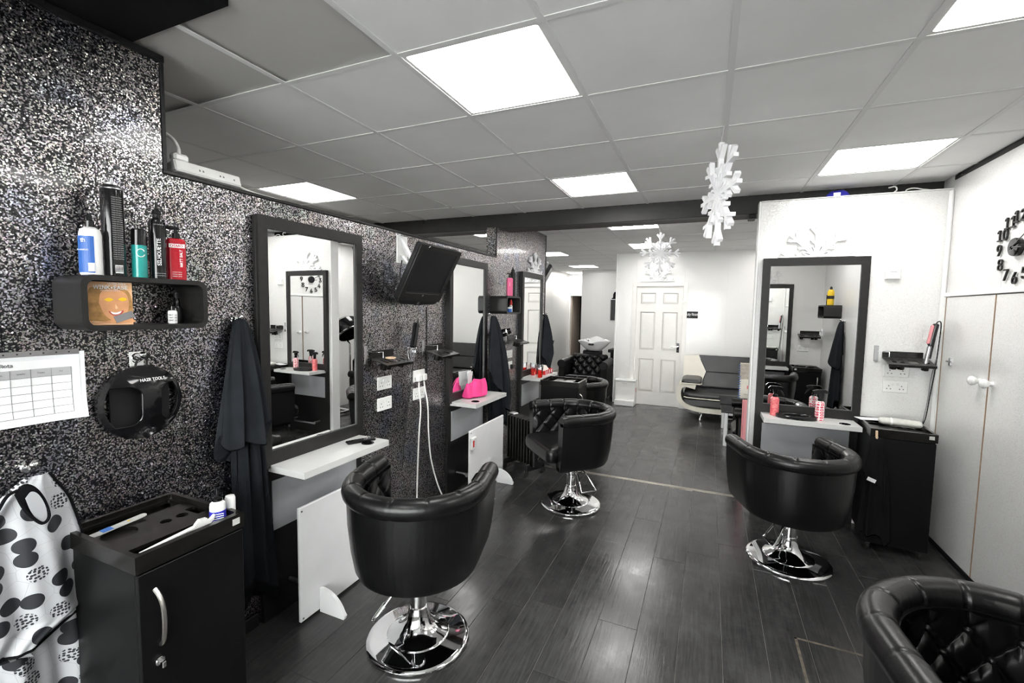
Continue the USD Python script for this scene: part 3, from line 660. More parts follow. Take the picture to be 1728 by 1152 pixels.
t = bottle('lotion_bottle', 'white lotion bottle with navy label and black nozzle in the near trolley tray', 'bottle', (-1.628, 1.055, .805), 0,
    [(1e-5, 0), (.024, 0), (.026, .004), (.026, .075), (.024, .086), (.014, .094), (1e-5, .094)], 'white_gloss', [(1e-5, .0945), (.0165, .0945), (.0165, .105), (.006, .109), (.003, .14), (1e-5, .14)], 'gloss_black', (.0262, .008, .06), 'print_navy')
part(t, 'label_lines', cat(*[xf(bx(-.017, .017, -.0275, -.0262, z, z + .003), rz=60) for z in (.018, .026, .034, .042, .05)]), 'print_white', False)
t = bottle('lotion_bottle', 'plain white bottle half hidden behind the navy labelled one in the trolley tray', 'bottle', (-1.642, 1.112, .805), 0,
    [(1e-5, 0), (.016, 0), (.018, .004), (.018, .08), (.015, .088), (1e-5, .09)], 'white_gloss')

# cloth draped from a hook
def drape(length, w0, w1, d0, d1, folds, seed, hem=.03, power=.6, lean=0.0, nv=60, nt=72, y0=-.012, z0=0.0, sway=.0):
    r = np.random.RandomState(seed); ph = r.rand(4) * 6
    t = np.linspace(0, 2 * PI, nt, endpoint=False); v = np.linspace(0, 1, nv); P = np.zeros((nv, nt, 3))
    for i, q in enumerate(v):
        w = w0 + (w1 - w0) * q ** power; d = d0 + (d1 - d0) * q ** power
        f = .9 * np.sin(folds * t + ph[0] + .8 * q) + .5 * np.sin((folds * 2 - 1) * t + ph[1] - 1.2 * q)
        g = 1 + (.16 + .30 * min(1, q * 2)) * f
        x = w * np.cos(t) * (1 + .06 * np.sin(3 * t + ph[2] + 4 * q)) + .10 * w * q * np.sin(folds * t + ph[1]) + lean * q + sway * math.sin(q * 5 + ph[3])
        y = y0 - d * (1 - np.sin(t) * g * .95)
        P[i, :, 0] = x; P[i, :, 1] = np.minimum(y, y0)
        P[i, :, 2] = z0 - length * q + (q ** 5) * hem * (1.2 * np.sin(t + ph[3]) + np.sin(2 * t + ph[2]) + .5 * np.sin(5 * t + ph[1]))
    m = gridm(P, closed_v=True); k = len(m.vertices); j = np.arange(nt); e = (nv - 1) * nt
    return fix(M(np.vstack([m.vertices, P[0].mean(0), P[-1].mean(0) + [0, 0, .05]]), np.vstack([m.faces, np.stack([np.full(nt, k), j, (j + 1) % nt], 1), np.stack([np.full(nt, k + 1), e + (j + 1) % nt, e + j], 1)])))
def wall_hook(loc, rotz, label):
    t = thing('wall_hook', label, 'hook', loc, rotz)
    part(t, 'rose', xf(cyl(.02, 0, .008, 20, .003), rx=90), 'chrome')
    part(t, 'peg', tube([(0, -.006, 0), (0, -.03, -.004), (0, -.045, .012)], .006, 8, smooth=4), 'chrome')
    part(t, 'tip', xf(trimesh.creation.icosphere(2, .012), (0, -.046, .016)), 'chrome')
wall_hook((LW, 1.42, 1.545), 90, 'chrome wall hook holding the long black gown beside the nearest mirror')
t = thing('black_gown', 'long charcoal cutting gown hanging on a hook left of the nearest mirror', 'gown', (LW, 1.425, 1.55), 90)
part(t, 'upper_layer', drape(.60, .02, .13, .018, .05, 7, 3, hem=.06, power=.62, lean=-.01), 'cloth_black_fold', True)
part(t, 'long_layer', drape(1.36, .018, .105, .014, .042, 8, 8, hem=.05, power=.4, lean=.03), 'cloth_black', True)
part(t, 'collar_loop', tube([(-.012, -.03, -.02), (-.008, -.042, .012), (.008, -.042, .012), (.012, -.03, -.02)], .004, 8, smooth=4), 'cloth_black')
wall_hook((LW, 4.0, 1.55), 90, 'chrome wall hook at the edge of the second mirror holding a black gown')
t = thing('black_gown', 'black cutting gown hanging between the pink bag station and the oil radiator', 'gown', (LW + .045, 4.03, 1.545), 90)
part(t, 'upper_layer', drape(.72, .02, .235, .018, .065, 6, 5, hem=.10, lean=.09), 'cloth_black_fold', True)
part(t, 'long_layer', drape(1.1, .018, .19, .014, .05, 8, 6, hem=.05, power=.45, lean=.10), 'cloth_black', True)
wall_hook((LW, 5.70, 1.55), 90, 'chrome wall hook at the far end of the glitter wall')
t = thing('black_gown', 'black cutting gown hanging at the far end of the glitter wall past the last mirror', 'gown', (LW, 5.705, 1.545), 90)
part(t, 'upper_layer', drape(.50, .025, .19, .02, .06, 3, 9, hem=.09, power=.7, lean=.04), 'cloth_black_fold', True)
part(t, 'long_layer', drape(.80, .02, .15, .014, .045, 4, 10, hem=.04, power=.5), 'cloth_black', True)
t = thing('black_gown', 'short black gown pegged to the front of the trolley beside the white cupboard', 'gown', (1.075, 3.738, .80), -4)
part(t, 'upper_layer', drape(.32, .02, .075, .012, .03, 3, 12, hem=.05, power=.7, y0=-.006), 'cloth_dark', True)
part(t, 'long_layer', drape(.66, .03, .085, .012, .035, 5, 13, hem=.03, power=.5, y0=-.006), 'cloth_dark', True)
part(t, 'care_label', xf(bx(-.024, .024, -.004, 0, -.012, .012), (-.03, -.075, -.28), ry=20), 'print_white', False)
t = thing('clothes_peg', 'wooden peg clipping the short gown to the corner trolley', 'peg', (1.065, 3.722, .80), -4)
part(t, 'peg_side', xf(bx(-.006, .006, -.018, -.011, -.05, .045, .002), ry=-2), 'wood_peg', False)
part(t, 'peg_side', xf(bx(-.006, .006, -.010, -.003, -.05, .045, .002), ry=-2), 'wood_peg', False)
part(t, 'spring', xf(cyl(.006, -.008, .008, 12), (0, -.0105, .0), ry=90), 'steel')
wall_hook((RW, 1.60, 1.53), -90, 'chrome wall hook on the right wall, seen in the partition mirror')
t = thing('black_gown', 'black gown on the right wall near the camera, visible only in the partition mirror', 'gown', (RW, 1.60, 1.53), -90)
part(t, 'upper_layer', drape(.5, .02, .15, .018, .055, 4, 21, hem=.06), 'cloth_black_fold', True)
part(t, 'long_layer', drape(1.05, .018, .14, .014, .045, 5, 22, hem=.05, power=.45), 'cloth_black', True)
t = thing('dark_coat', 'dark coat hanging in the doorway at the very back of the salon', 'coat', (-3.22, 13.28, 1.9), 0)
part(t, 'body', drape(1.35, .05, .2, .04, .1, 4, 31, hem=.04, power=.35), 'cloth_dark', True)
part(t, 'hook', tube([(0, -.01, .02), (0, -.03, .01), (0, -.04, .03)], .006, 8), 'steel')

# patterned cape at the left edge
wall_hook((LW, .70, 1.075), 90, 'metal wall hook holding the black and white patterned cape')
t = thing('patterned_cape', 'white cape printed with black discs and dots hanging at the left edge', 'cape', (LW + .02, .70, 1.07), 90)
def sheet(outline, folds, seed, depth, y0, bulge, n=70, thick=.0025):
    """hanging sheet: outline polygon (x, z) triangulated on a grid, folded in y; two faces"""
    pg = Polygon(outline); x0, z0, x1, z1 = pg.bounds; nx = n; rows = []; zs = np.linspace(z1, z0, n)
    P = np.zeros((n, nx, 3)); r = np.random.RandomState(seed); ph = r.rand(5) * 6
    for i, z in enumerate(zs):
        cut = pg.intersection(LineString([(x0 - 1, z), (x1 + 1, z)])); b = cut.bounds if not cut.is_empty else (0, 0, 0, 0)
        if cut.is_empty: b = (pg.centroid.x, 0, pg.centroid.x + .001, 0)
        xs_ = np.linspace(b[0], max(b[2], b[0] + .001), nx); q = (z1 - z) / (z1 - z0); u = np.linspace(0, 1, nx)
        f = np.sin(folds * 2 * PI * (u + .05 * np.sin(q * 5)) + ph[0] + q) + .4 * np.sin(folds * 4.3 * PI * u + ph[1] - 2 * q)
        P[i, :, 0] = xs_; P[i, :, 2] = z; P[i, :, 1] = y0 - bulge * np.sin(PI * np.clip(u, .02, .98)) ** .6 * min(1, q * 3 + .3) - depth * (f + 1.4) * min(1, q * 4 + .15)
    Q = P.copy(); Q[:, :, 1] += thick
    a, b = gridm(P), gridm(Q); b.faces = b.faces[:, ::-1]
    E = gridm(np.stack([np.vstack([P[0], P[1:, -1], P[-1, ::-1][1:], P[::-1, 0][1:]]), np.vstack([Q[0], Q[1:, -1], Q[-1, ::-1][1:], Q[::-1, 0][1:]])], 0))
    return cat(a, b, E), P
low, _ = sheet([(-.17, -.30), (.10, -.30), (.135, -.5), (.15, -.66), (.13, -.9), (-.02, -.93), (-.17, -.93)], 2.2, 2, .014, -.025, .03)
part(t, 'lower_drape', low, 'cape_print', True)
upp, PU = sheet([(-.17, -.12), (-.075, -.03), (-.035, -.005), (.02, -.005), (.06, -.09), (.085, -.22), (.10, -.36), (.112, -.45), (.125, -.47), (.05, -.50), (-.06, -.56), (-.17, -.54)], 1.8, 7, .012, -.06, .035)
part(t, 'upper_drape', upp, 'cape_print', True)
hemp = PU[-4, ::3]; part(t, 'hem_piping', tube(hemp + [0, -.004, 0], .004, 6), 'cloth_dark')
part(t, 'side_piping', tube(PU[::3, -1] + [0, -.003, 0], .004, 6), 'cloth_dark')
NECK = [(-.078, -.03), (-.058, -.012), (-.036, -.03), (-.018, -.075), (-.012, -.125), (-.028, -.14), (-.048, -.115), (-.066, -.075), (-.078, -.03)]
part(t, 'neck_opening', extv(Polygon(crom(NECK, 6)), .002, -.128), 'cloth_dark', False)
part(t, 'neck_piping', tube([(x, -.12 - .02 * min(1, -z * 6), z) for x, z in NECK], .0045, 8, smooth=6), 'cloth_dark')
part(t, 'shoulder_piping', tube([(-.075, -.125, -.02), (-.10, -.13, -.03), (-.125, -.135, -.07), (-.15, -.135, -.10), (-.17, -.135, -.115)], .0045, 8, smooth=5), 'cloth_dark')
part(t, 'lining', extv(Polygon(crom([(x * .72 - .006, z * .86 - .022) for x, z in NECK], 6)), .002, -.1325), 'grey_laminate', False)

# ================================================================ LEFT WALL ITEMS
# rota in plastic sleeve
t = thing('staff_rota', 'printed rota sheet in a clear plastic sleeve stuck to the glitter wall', 'sheet', (LW, .735, 1.33), 90)
def bent(m):  # the right edge bows out from the wall
    v = m.vertices.copy(); v[:, 1] -= .004 + .018 * np.clip((v[:, 0] + .0) / .12, 0, 1) ** 2 + .012 * np.clip(-(v[:, 2]) / .12, 0, 1) ** 2; m.vertices = v; return m
def plane(x0, x1, z0, z1, y, nx=14, nz=8, th=.0006):
    X, Z = np.meshgrid(np.linspace(x0, x1, nx), np.linspace(z0, z1, nz), indexing='ij'); P = np.stack([X, np.full_like(X, y), Z], -1); Q = P.copy(); Q[..., 1] += th
    a, b = gridm(P), gridm(Q); b.faces = b.faces[:, ::-1]; return cat(a, b)
part(t, 'sleeve', bent(plane(-.19, .118, -.115, .118, 0)), 'sleeve', 40)
part(t, 'sheet', bent(plane(-.19, .105, -.105, .095, -.0012)), 'paper', 40)
part(t, 'punched_strip', bent(plane(-.19, .105, .108, .126, -.0014)), 'steel', 40)
part(t, 'punch_holes', bent(cat(*[xf(cyl(.0025, 0, .0006, 10), (x, -.0018, .117), rx=90) for x in np.linspace(-.17, .08, 9)])), 'print_black', False)
part(t, 'header_row', bent(plane(-.19, .083, .038, .066, -.002)), 'print_grey', 40)
part(t, 'grid_lines', bent(cat(*[plane(-.19, .083, z, z + .0011, -.0026, 14, 2) for z in (.038, .012, -.014, -.04, -.066, -.09)], *[plane(x, x + .0011, -.09, .066, -.0026, 2, 8) for x in (-.165, -.115, -.065, -.017, .033, .082)])), 'print_line', False)
part(t, 'title', bent(text('Staff Rota', .0105, -.09, -.0022, .077, .0004)), 'print_black', False)
part(t, 'entries', bent(cat(*[text(w, .0055, x, -.0026, .05, .0004) for w, x in (('Mon', -.14), ('Tues', -.09), ('Weds', -.04), ('Thurs', .008), ('Fri', .058))])), 'print_line', False)
# back mirror
wall_hook((LW, 1.02, 1.405), 90, 'white adhesive hook carrying the round black hand mirror')
t = thing('hand_mirror', 'round glossy black back-view mirror with two hand slots hanging on the wall', 'hand mirror', (LW + .004, 1.022, 1.235), 90)
disc = Point(0, 0).buffer(.142, quad_segs=24)
slots = [affinity.translate(disc.buffer(-.016).intersection(rrect(-.2, -.012, -.085, .068, .04)), 0, 0), disc.buffer(-.016).intersection(rrect(.052, .2, -.085, .068, .04))]
def dish(m):
    v = m.vertices.copy(); r = np.hypot(v[:, 0], v[:, 2]) / .142; v[:, 1] -= .034 * (1 - r ** 2); m.vertices = v; return m
part(t, 'rim_disc', dish(extv(disc.difference(unary_union([s.buffer(.0) for s in slots])), .022, 0).subdivide().subdivide()), 'gloss_black', 50)
part(t, 'slot_floor', bx(-.1, .1, -.012, -.004, -.09, .07), 'black_paint', False)
for s in slots: part(t, 'slot_lip', tube([(x, -.05 + .034 * ((x * x + z * z) / .02), z) for x, z in np.array(s.exterior.simplify(.0008).coords)[:-1]], .0035, 6, closed=True), 'gloss_black')
part(t, 'hanging_cord', tube([(-.02, -.02, .135), (-.015, -.03, .165), (0, -.035, .172), (.015, -.03, .165), (.02, -.02, .135)], .004, 8, smooth=4), 'rubber')
part(t, 'lettering', dish(text('HAIR TOOLS', .011, .03, -.023, .082, .0008, True)), 'print_white', False)
t = thing('adhesive_plate', 'small square white hook plate above the round black hand mirror', 'hook plate', (LW, 1.02, 1.40), 90)
part(t, 'plate', bx(-.024, .024, -.0035, -.0005, -.025, .03, .002), 'white_plastic', False)

# box shelves
def box_shelf(loc, rotz, label, w=.40, h=.185, d=.19, m='frame_black'):
    t = thing('box_shelf', label, 'shelf', loc, rotz, None)
    o = rrect(-w / 2, w / 2, 0, h, .035, 8); part(t, 'surround', extv(o.difference(rrect(-w / 2 + .017, w / 2 - .017, .017, h - .017, .024, 8)), d, -.001), m, 25)
    return t
box_shelf((LW, .985, 1.523), 90, 'black rounded box shelf on the near glitter wall, five hair products on top', d=.18)
box_shelf((LW, 4.275, 1.565), 90, 'black rounded box shelf between the second and last glitter wall mirrors', w=.36, h=.18)
box_shelf((RW, 1.25, 1.56), -90, 'black rounded box shelf on the right wall, seen in the partition mirror', w=.36, h=.17)
ST = 1.708
t = bottle('shampoo_bottle', 'white bottle with blue label and black cap on the near box shelf', 'bottle', (-1.915, .845, ST), 0,
    [(1e-5, 0), (.027, 0), (.030, .004), (.030, .135), (.026, .152), (.014, .160), (1e-5, .16)], 'white_gloss', [(1e-5, .1605), (.012, .1605), (.012, .18), (.008, .184), (.006, .205), (1e-5, .205)], 'gloss_black')
part(t, 'label_print', cat(*[xf(bx(-.0045, .0045, -.0309, -.0298, .008, .128), rz=a) for a in np.linspace(-40, 74, 12)]), 'print_blue', False)
part(t, 'label_text', cat(xf(text('th', .012, 0, -.0316, .108, .0004, True), rz=30), xf(text('SHAMPOO', .005, 0, -.0316, .08, .0004), rz=28)), 'print_white', False)
part(t, 'barcode', xf(bx(-.008, .008, -.0322, -.0308, .012, .04), rz=66), 'print_white', False)
t = bottle('hairspray_can', 'tall black hairspray can with domed steel top, tallest on the near shelf', 'spray can', (-1.925, .915, ST), 0,
    [(1e-5, .003), (.030, .003), (.0305, .0), (.032, .006), (.032, .295), (.0315, .300), (1e-5, .300)], 'gloss_black', [(1e-5, .3002), (.0325, .3002), (.0325, .305), (.027, .313), (.02, .316), (.02, .323), (.008, .325), (.006, .34), (1e-5, .34)], 'steel')
part(t, 'text_panel', cat(*[xf(bx(-.0035, .0035, -.0328, -.0318, .02, .275), rz=a) for a in (68, 80, 92, 104)]), 'frame_black', False)
part(t, 'small_print', cat(*[xf(text('usage text lines', .003, 0, -.033, z, .0003), rz=86) for z in np.arange(.06, .27, .0075)]), 'print_grey', False)
part(t, 'barcode', xf(bx(-.011, .011, -.0338, -.0325, .012, .04), rz=86), 'print_white', False)
part(t, 'barcode_bars', cat(*[xf(bx(-.010 + k * .0034, -.0085 + k * .0034, -.0343, -.0335, .015, .038), rz=86) for k in range(7)]), 'print_black', False)
t = bottle('styling_bottle', 'teal bottle with tall black cap between the two black cans', 'bottle', (-1.912, .985, ST), 0,
    [(1e-5, 0), (.021, 0), (.023, .004), (.023, .118), (1e-5, .118)], 'teal', [(1e-5, .1182), (.0232, .1182), (.0232, .172), (.020, .176), (1e-5, .176)], 'gloss_black')
part(t, 'ring_logo', xf(tube([(.012 * math.cos(a), -.0238 + .004 * (math.cos(a)) ** 2, .09 + .014 * math.sin(a)) for a in np.linspace(.5, 5.9, 22)], .0014, 6), rz=74), 'print_white')
t = bottle('hairspray_can', 'black spray can lettered vertically in white with pointed cap', 'spray can', (-1.915, 1.048, ST), 0,
    [(1e-5, 0), (.025, 0), (.0265, .004), (.0265, .21), (.022, .222), (.012, .228), (1e-5, .228)], 'gloss_black', [(1e-5, .2282), (.0125, .2282), (.0125, .24), (.016, .243), (.013, .255), (.005, .262), (.003, .285), (1e-5, .285)], 'black_paint')
part(t, 'lettering', xf(text('SILHOUETTE', .0115, .004, -.0272, .10, .0005, True, vert=True), rz=72), 'print_white', False)
part(t, 'small_print', cat(*[xf(text('pure hairspray', .0035, 0, -.0272, z, .0004), rz=72) for z in (.012, .02, .2)]), 'print_grey', False)
t = thing('pump_bottle', 'dark red pump bottle at the right end of the near box shelf', 'bottle', (-1.92, 1.115, ST), 64)
part(t, 'body', loft(rrect(-.031, .031, -.018, .018, .014), [(.003, 0), (0, .004), (0, .152), (.004, .160), (.013, .163)], 60), 'red_plastic', 35)
part(t, 'pump', cat(lathe([(1e-5, .1632), (.013, .1632), (.013, .182), (.006, .185), (.006, .20), (1e-5, .2)], 20), bx(-.034, .012, -.007, .007, .196, .208, .003)), 'black_paint')
part(t, 'label_bar', bx(-.024, .026, -.0192, -.0181, .125, .140), 'print_white', False)
part(t, 'brand_text', text('OSMO', .0095, .0, -.0193, .1278, .0005, True), 'red_plastic', False)
part(t, 'label_text', cat(text('MATT SALT', .0085, .018, -.0185, .085, .0004, True, vert=True), *[text('texture spray', .0035, 0, -.0185, z, .0004) for z in (.014, .022, .03)]), 'print_white', False)
# eye-shield box with face print
t = thing('eye_shield_box', 'tan carton with a smiling face print inside the near box shelf', 'box', (-1.925, .885, 1.541), 82)
part(t, 'carton', bx(-.061, .061, -.04, .04, 0, .147, .001), 'box_side', False)
part(t, 'front_print', bx(-.0605, .0605, -.0408, -.0401, .0005, .1465), 'tan_light', False)
fp = lambda pts, name, m, y: part(t, name, extv(Polygon(crom(pts + pts[:1], 6)).buffer(0), .0004, y), m, False)
fp([(-.058, .015), (-.058, .115), (-.03, .128), (.03, .128), (.056, .10), (.056, .02), (.0, .012)], 'hair', 'hair_gold', -.0409)
fp([(-.032, .075), (-.024, .112), (.01, .124), (.042, .108), (.05, .07), (.04, .036), (.012, .016), (-.015, .03)], 'face', 'tan_skin', -.0414)
for x, z in ((-.006, .086), (.032, .088)): fp([(x - .013, z), (x, z + .007), (x + .013, z + .001), (x, z - .006)], 'eye_shield', 'gold', -.0419)
fp([(.012, .074), (.018, .058), (.011, .056)], 'nose', 'tan_light', -.0419)
fp([(-.008, .048), (.012, .043), (.034, .05), (.026, .036), (.01, .031), (-.002, .038)], 'lips', 'lip', -.0419)
fp([(-.003, .046), (.012, .0425), (.028, .0475), (.02, .038), (.005, .037)], 'teeth', 'print_white', -.0423)
fp([(-.058, .008), (.058, .008), (.058, .02), (.04, .03), (-.02, .012)], 'shoulder', 'tan_skin', -.0419)
part(t, 'title', cat(text('WINK•EASE', .0125, .001, -.0424, .1265 - .004, .0005, True, sx=.92), text('ULTRA GOLD', .0058, .018, -.0424, .1385, .0005, True), text('disposable eye protection', .0032, -.0, -.0424, .1165, .0004)), 'print_white', False)
part(t, 'side_text', cat(*[xf(text(w, h, 0, -.0615, z, .0005, True, sx=.7), rz=-90) for w, h, z in (('WINK', .012, .122), ('EASE', .009, .108))]), 'print_white', False)
part(t, 'side_emblem', xf(extv(Polygon([(-.014, .018), (.014, .018), (0, .045)]), .0006, -.0613), rz=-90), 'gold', False)
part(t, 'foil_sachet', xf(bx(-.028, .028, -.001, 0, -.012, .012), (.035, -.043, .028), ry=-22), 'steel', False)
t = bottle('tint_bottle', 'tiny white labelled bottle with dark cap inside the near box shelf', 'bottle', (-1.905, 1.085, 1.541), 0,
    [(1e-5, 0), (.014, 0), (.0155, .003), (.0155, .045), (.012, .05), (1e-5, .05)], 'white_gloss', [(1e-5, .0502), (.008, .0502), (.008, .066), (1e-5, .068)], 'gloss_black')
part(t, 'print', cat(*[xf(text('TINT 15', .005, 0, -.0161, z, .0004, True), rz=60) for z in (.03, .02, .01)]), 'print_black', False)
bottle('tint_bottle', 'small dark bottle with sloping shoulders at the right inside the near box shelf', 'bottle', (-1.955, 1.13, 1.541), 0,
    [(1e-5, 0), (.018, 0), (.019, .004), (.019, .055), (.012, .07), (.009, .1), (1e-5, .1)], 'gloss_black', [(1e-5, .1002), (.011, .1002), (.011, .12), (1e-5, .12)], 'black_paint')
# far shelf products
bottle('hairspray_can', 'tall black can on the far box shelf beside the pink bottle', 'spray can', (-1.90, 4.375, 1.746), 0,
    [(1e-5, 0), (.028, 0), (.0295, .004), (.0295, .24), (.022, .252), (1e-5, .252)], 'gloss_black', [(1e-5, .2522), (.02, .2522), (.02, .275), (.008, .285), (.004, .305), (1e-5, .305)], 'black_paint')
t = thing('pump_bottle', 'pink pump bottle with black top standing on the far box shelf', 'bottle', (-1.89, 4.27, 1.746), 40)
part(t, 'body', loft(rrect(-.032, .032, -.02, .02, .014), [(.003, 0), (0, .004), (0, .175), (.004, .184), (.013, .187)], 60), 'rose_plastic', 35)
part(t, 'pump', cat(lathe([(1e-5, .1872), (.013, .1872), (.013, .21), (.006, .213), (.006, .228), (1e-5, .228)], 20), bx(-.03, .012, -.007, .007, .222, .234, .003)), 'black_paint')
part(t, 'label_text', text('volume', .008, .0, -.0206, .12, .0005, vert=True), 'print_white', False)
t = thing('product_jar', 'small blue and white jar inside the far box shelf', 'jar', (-1.89, 4.27, 1.583))
part(t, 'body', lathe([(1e-5, 0), (.025, 0), (.027, .003), (.027, .035), (1e-5, .035)], 24), 'print_blue')
part(t, 'lid', lathe([(1e-5, .0352), (.028, .0352), (.028, .05), (.026, .052), (1e-5, .052)], 24), 'white_gloss')
t = bottle('spray_bottle', 'little bottle with a bright red nozzle inside the far box shelf', 'bottle', (-1.905, 4.345, 1.583), 0,
    [(1e-5, 0), (.016, 0), (.018, .004), (.018, .06), (.01, .075), (1e-5, .075)], 'comb_grey', [(1e-5, .0752), (.014, .0752), (.016, .09), (.012, .115), (.008, .13), (1e-5, .13)], 'red_bright')
t = bottle('spray_bottle', 'yellow bottle on the right wall box shelf, seen in the partition mirror', 'bottle', (RW - .10, 1.28, 1.731), 0,
    [(1e-5, 0), (.035, 0), (.038, .005), (.038, .17), (.026, .2), (1e-5, .2)], 'yellow', [(1e-5, .2002), (.014, .2002), (.014, .225), (.008, .24), (1e-5, .24)], 'black_paint')
part(t, 'label_print', lathe([(.0382, .08), (.0388, .0805), (.0388, .12), (.0382, .1205)], 32), 'print_black')
bottle('spray_bottle', 'dark bottle beside the yellow one, seen in the partition mirror', 'bottle', (RW - .10, 1.165, 1.731), 0,
    [(1e-5, 0), (.022, 0), (.024, .005), (.024, .13), (.014, .15), (1e-5, .15)], 'gloss_black', [(1e-5, .1502), (.012, .1502), (.012, .18), (1e-5, .19)], 'black_paint')
t = thing('green_tub', 'dark green tub inside the right wall box shelf, seen in the partition mirror', 'tub', (RW - .10, 1.17, 1.578))
part(t, 'body', lathe([(1e-5, 0), (.032, 0), (.035, .004), (.035, .07), (1e-5, .07)], 24), 'green_dark')
part(t, 'lid', lathe([(1e-5, .0702), (.036, .0702), (.036, .085), (1e-5, .087)], 24), 'gloss_black')

# power strip on the low wall
t = thing('power_strip', 'white extension socket strip lying on top of the low glitter wall', 'extension lead', (-2.075, 1.345, 2.153), 90)
part(t, 'body', xf(bx(-.145, .145, -.03, .03, 0, .052, .006), rx=-16, t=(0, 0, .009)), 'white_plastic', False)
part(t, 'pin_slots', cat(*[xf(bx(x - .003, x + .003, -.0306, -.029, .02, .028), rx=-16, t=(0, 0, .009)) for x in (-.045, -.03, .045, .06, .11)]), 'print_line', False)
part(t, 'plug', bx(-.145, -.085, -.022, .022, .058, .09, .008), 'white_plastic', False)
part(t, 'lead', tube([(-.115, 0, .09), (-.112, .01, .12), (-.12, .03, .155), (-.14, .06, .18), (-.17, .085, .185), (-.22, .10, .16), (-.26, .10, .06)], .0075, 10, smooth=5), 'wire_white')
part(t, 'tail_lead', tube([(.145, .0, .025), (.19, -.01, .012), (.26, -.015, .006), (.35, -.012, .006), (.42, .0, .006)], .005, 8, smooth=4), 'wire_white')

# television on its swing bracket
t = thing('wall_television', 'black flat television tilted down on a white bracket above the tool trays', 'television', (-1.80, 2.70, 1.845), 0)
dn = np.array([-.2, 0, -.375]); dn /= np.linalg.norm(dn); rt = np.array([0, 1.0, 0]); nrm = np.cross(rt, -dn) * -1
if nrm[0] < 0: nrm = -nrm
TM = np.eye(4); TM[:3, 0] = rt; TM[:3, 1] = -nrm; TM[:3, 2] = -dn
def tv(m): m = m.copy(); m.apply_transform(TM); return m
part(t, 'casing', tv(bx(-.25, .25, .0, .045, -.205, .205, .01)), 'black_paint', False)
part(t, 'rear_shell', tv(loft(sbox(-.2, -.15, .2, .15), [(0, 0), (.01, .02), (.03, .03)], 40).apply_transform(trimesh.transformations.rotation_matrix(-PI / 2, [1, 0, 0])).apply_translation([0, .044, 0])), 'black_matt', 30)
part(t, 'bezel', tv(extv(sbox(-.25, -.205, .25, .205).difference(sbox(-.215, -.135, .215, .175)), .008, -.0005)), 'frame_black', False)
part(t, 'screen', tv(bx(-.2145, .2145, -.0025, -.0005, -.1345, .1745)), 'screen', False)
part(t, 'silver_line', tv(bx(-.2, .2, -.0095, -.0085, -.146, -.143)), 'steel', False)
part(t, 'power_button', tv(xf(cyl(.008, 0, .004, 16, .001), (0, -.008, -.158), rx=90)), 'steel')
part(t, 'speaker_chin', tv(extv(Polygon([(-.24, -.206), (.24, -.206), (.2, -.232), (.05, -.236), (.03, -.242), (-.03, -.242), (-.05, -.236), (-.2, -.232)]), .03, .03)), 'black_paint', False)
part(t, 'sensor_window', tv(bx(-.012, .012, -.0005, .0005, -.238, -.215)), 'steel', False)
part(t, 'corner_light', tv(xf(cyl(.012, 0, .005, 16, .002), (-.16, -.008, .188), rx=90)), 'chrome')
part(t, 'wall_arm', cat(tube([(-.225, -.06, .27), (-.14, -.12, .21), (-.09, -.08, .09)], .013, 10, smooth=4), tube([(-.225, -.02, .24), (-.17, -.06, .17), (-.09, -.06, .06)], .010, 10, smooth=4), tube([(-.225, -.02, .13), (-.16, -.1, .12), (-.1, -.02, .0)], .010, 10, smooth=4)), 'white_enamel')
part(t, 'wall_plate', bx(-.2295, -.218, -.09, .03, .08, .275, .004), 'white_plastic', False)
part(t, 'tilt_head', bx(-.12, -.055, -.09, .05, -.05, .1, .006), 'white_plastic', False)
part(t, 'flex', tube([(-.2, -.06, .1), (-.17, -.12, .0), (-.19, -.09, -.12), (-.226, -.05, -.2)], .004, 8, smooth=5), 'rubber')
t = thing('wall_television', 'second black television whose corner shows past the end of the glitter wall', 'television', (-2.165, 6.17, 2.04), 0)
part(t, 'casing', xf(tv(bx(-.25, .25, .0, .045, -.205, .205, .01)), rz=16), 'black_paint', False)
part(t, 'screen', xf(tv(bx(-.2145, .2145, -.0025, -.0005, -.1345, .1745)), rz=16), 'screen', False)
part(t, 'wall_arm', tube([(-.05, -.05, .0), (-.02, -.2, .1), (.16, -.39, .2)], .014, 10, smooth=4), 'white_enamel')

# straightener in a chrome ring
t = thing('hair_straightener', 'black straightening iron standing upright in a chrome ring between two tool trays', 'hair iron', (-1.955, 2.70, 1.34), 90)
part(t, 'barrel', xf(bx(-.016, .016, -.014, .014, -.012, .17, .006), ry=14), 'gloss_black', False)
part(t, 'second_arm', xf(bx(-.014, .014, -.030, -.016, -.01, .165, .005), ry=14), 'black_paint', False)
part(t, 'cord', tube([(.042, -.01, .17), (.056, -.01, .192), (.062, -.005, .17), (.064, .02, .0), (.055, .055, -.3), (.0, .06, -.6), (-.04, .06, -.9)], .0035, 8, smooth=5), 'rubber')
t = thing('iron_ring', 'chrome wall ring holding the black straightening iron', 'holder', (LW, 2.685, 1.325), 90)
part(t, 'ring', tube([(.034 * math.cos(a), -.08 + .034 * math.sin(a), 0) for a in np.linspace(0, 2 * PI, 25)], .005, 8, closed=True), 'chrome')
part(t, 'arm', tube([(0, 0, -.02), (0, -.03, -.01), (0, -.046, 0)], .005, 8), 'chrome')
part(t, 'cup', lathe([(.028, -.004), (.03, -.03), (.02, -.09), (.014, -.1), (1e-5, -.1)], 24).apply_translation([0, -.08, 0]), 'glass_clear')
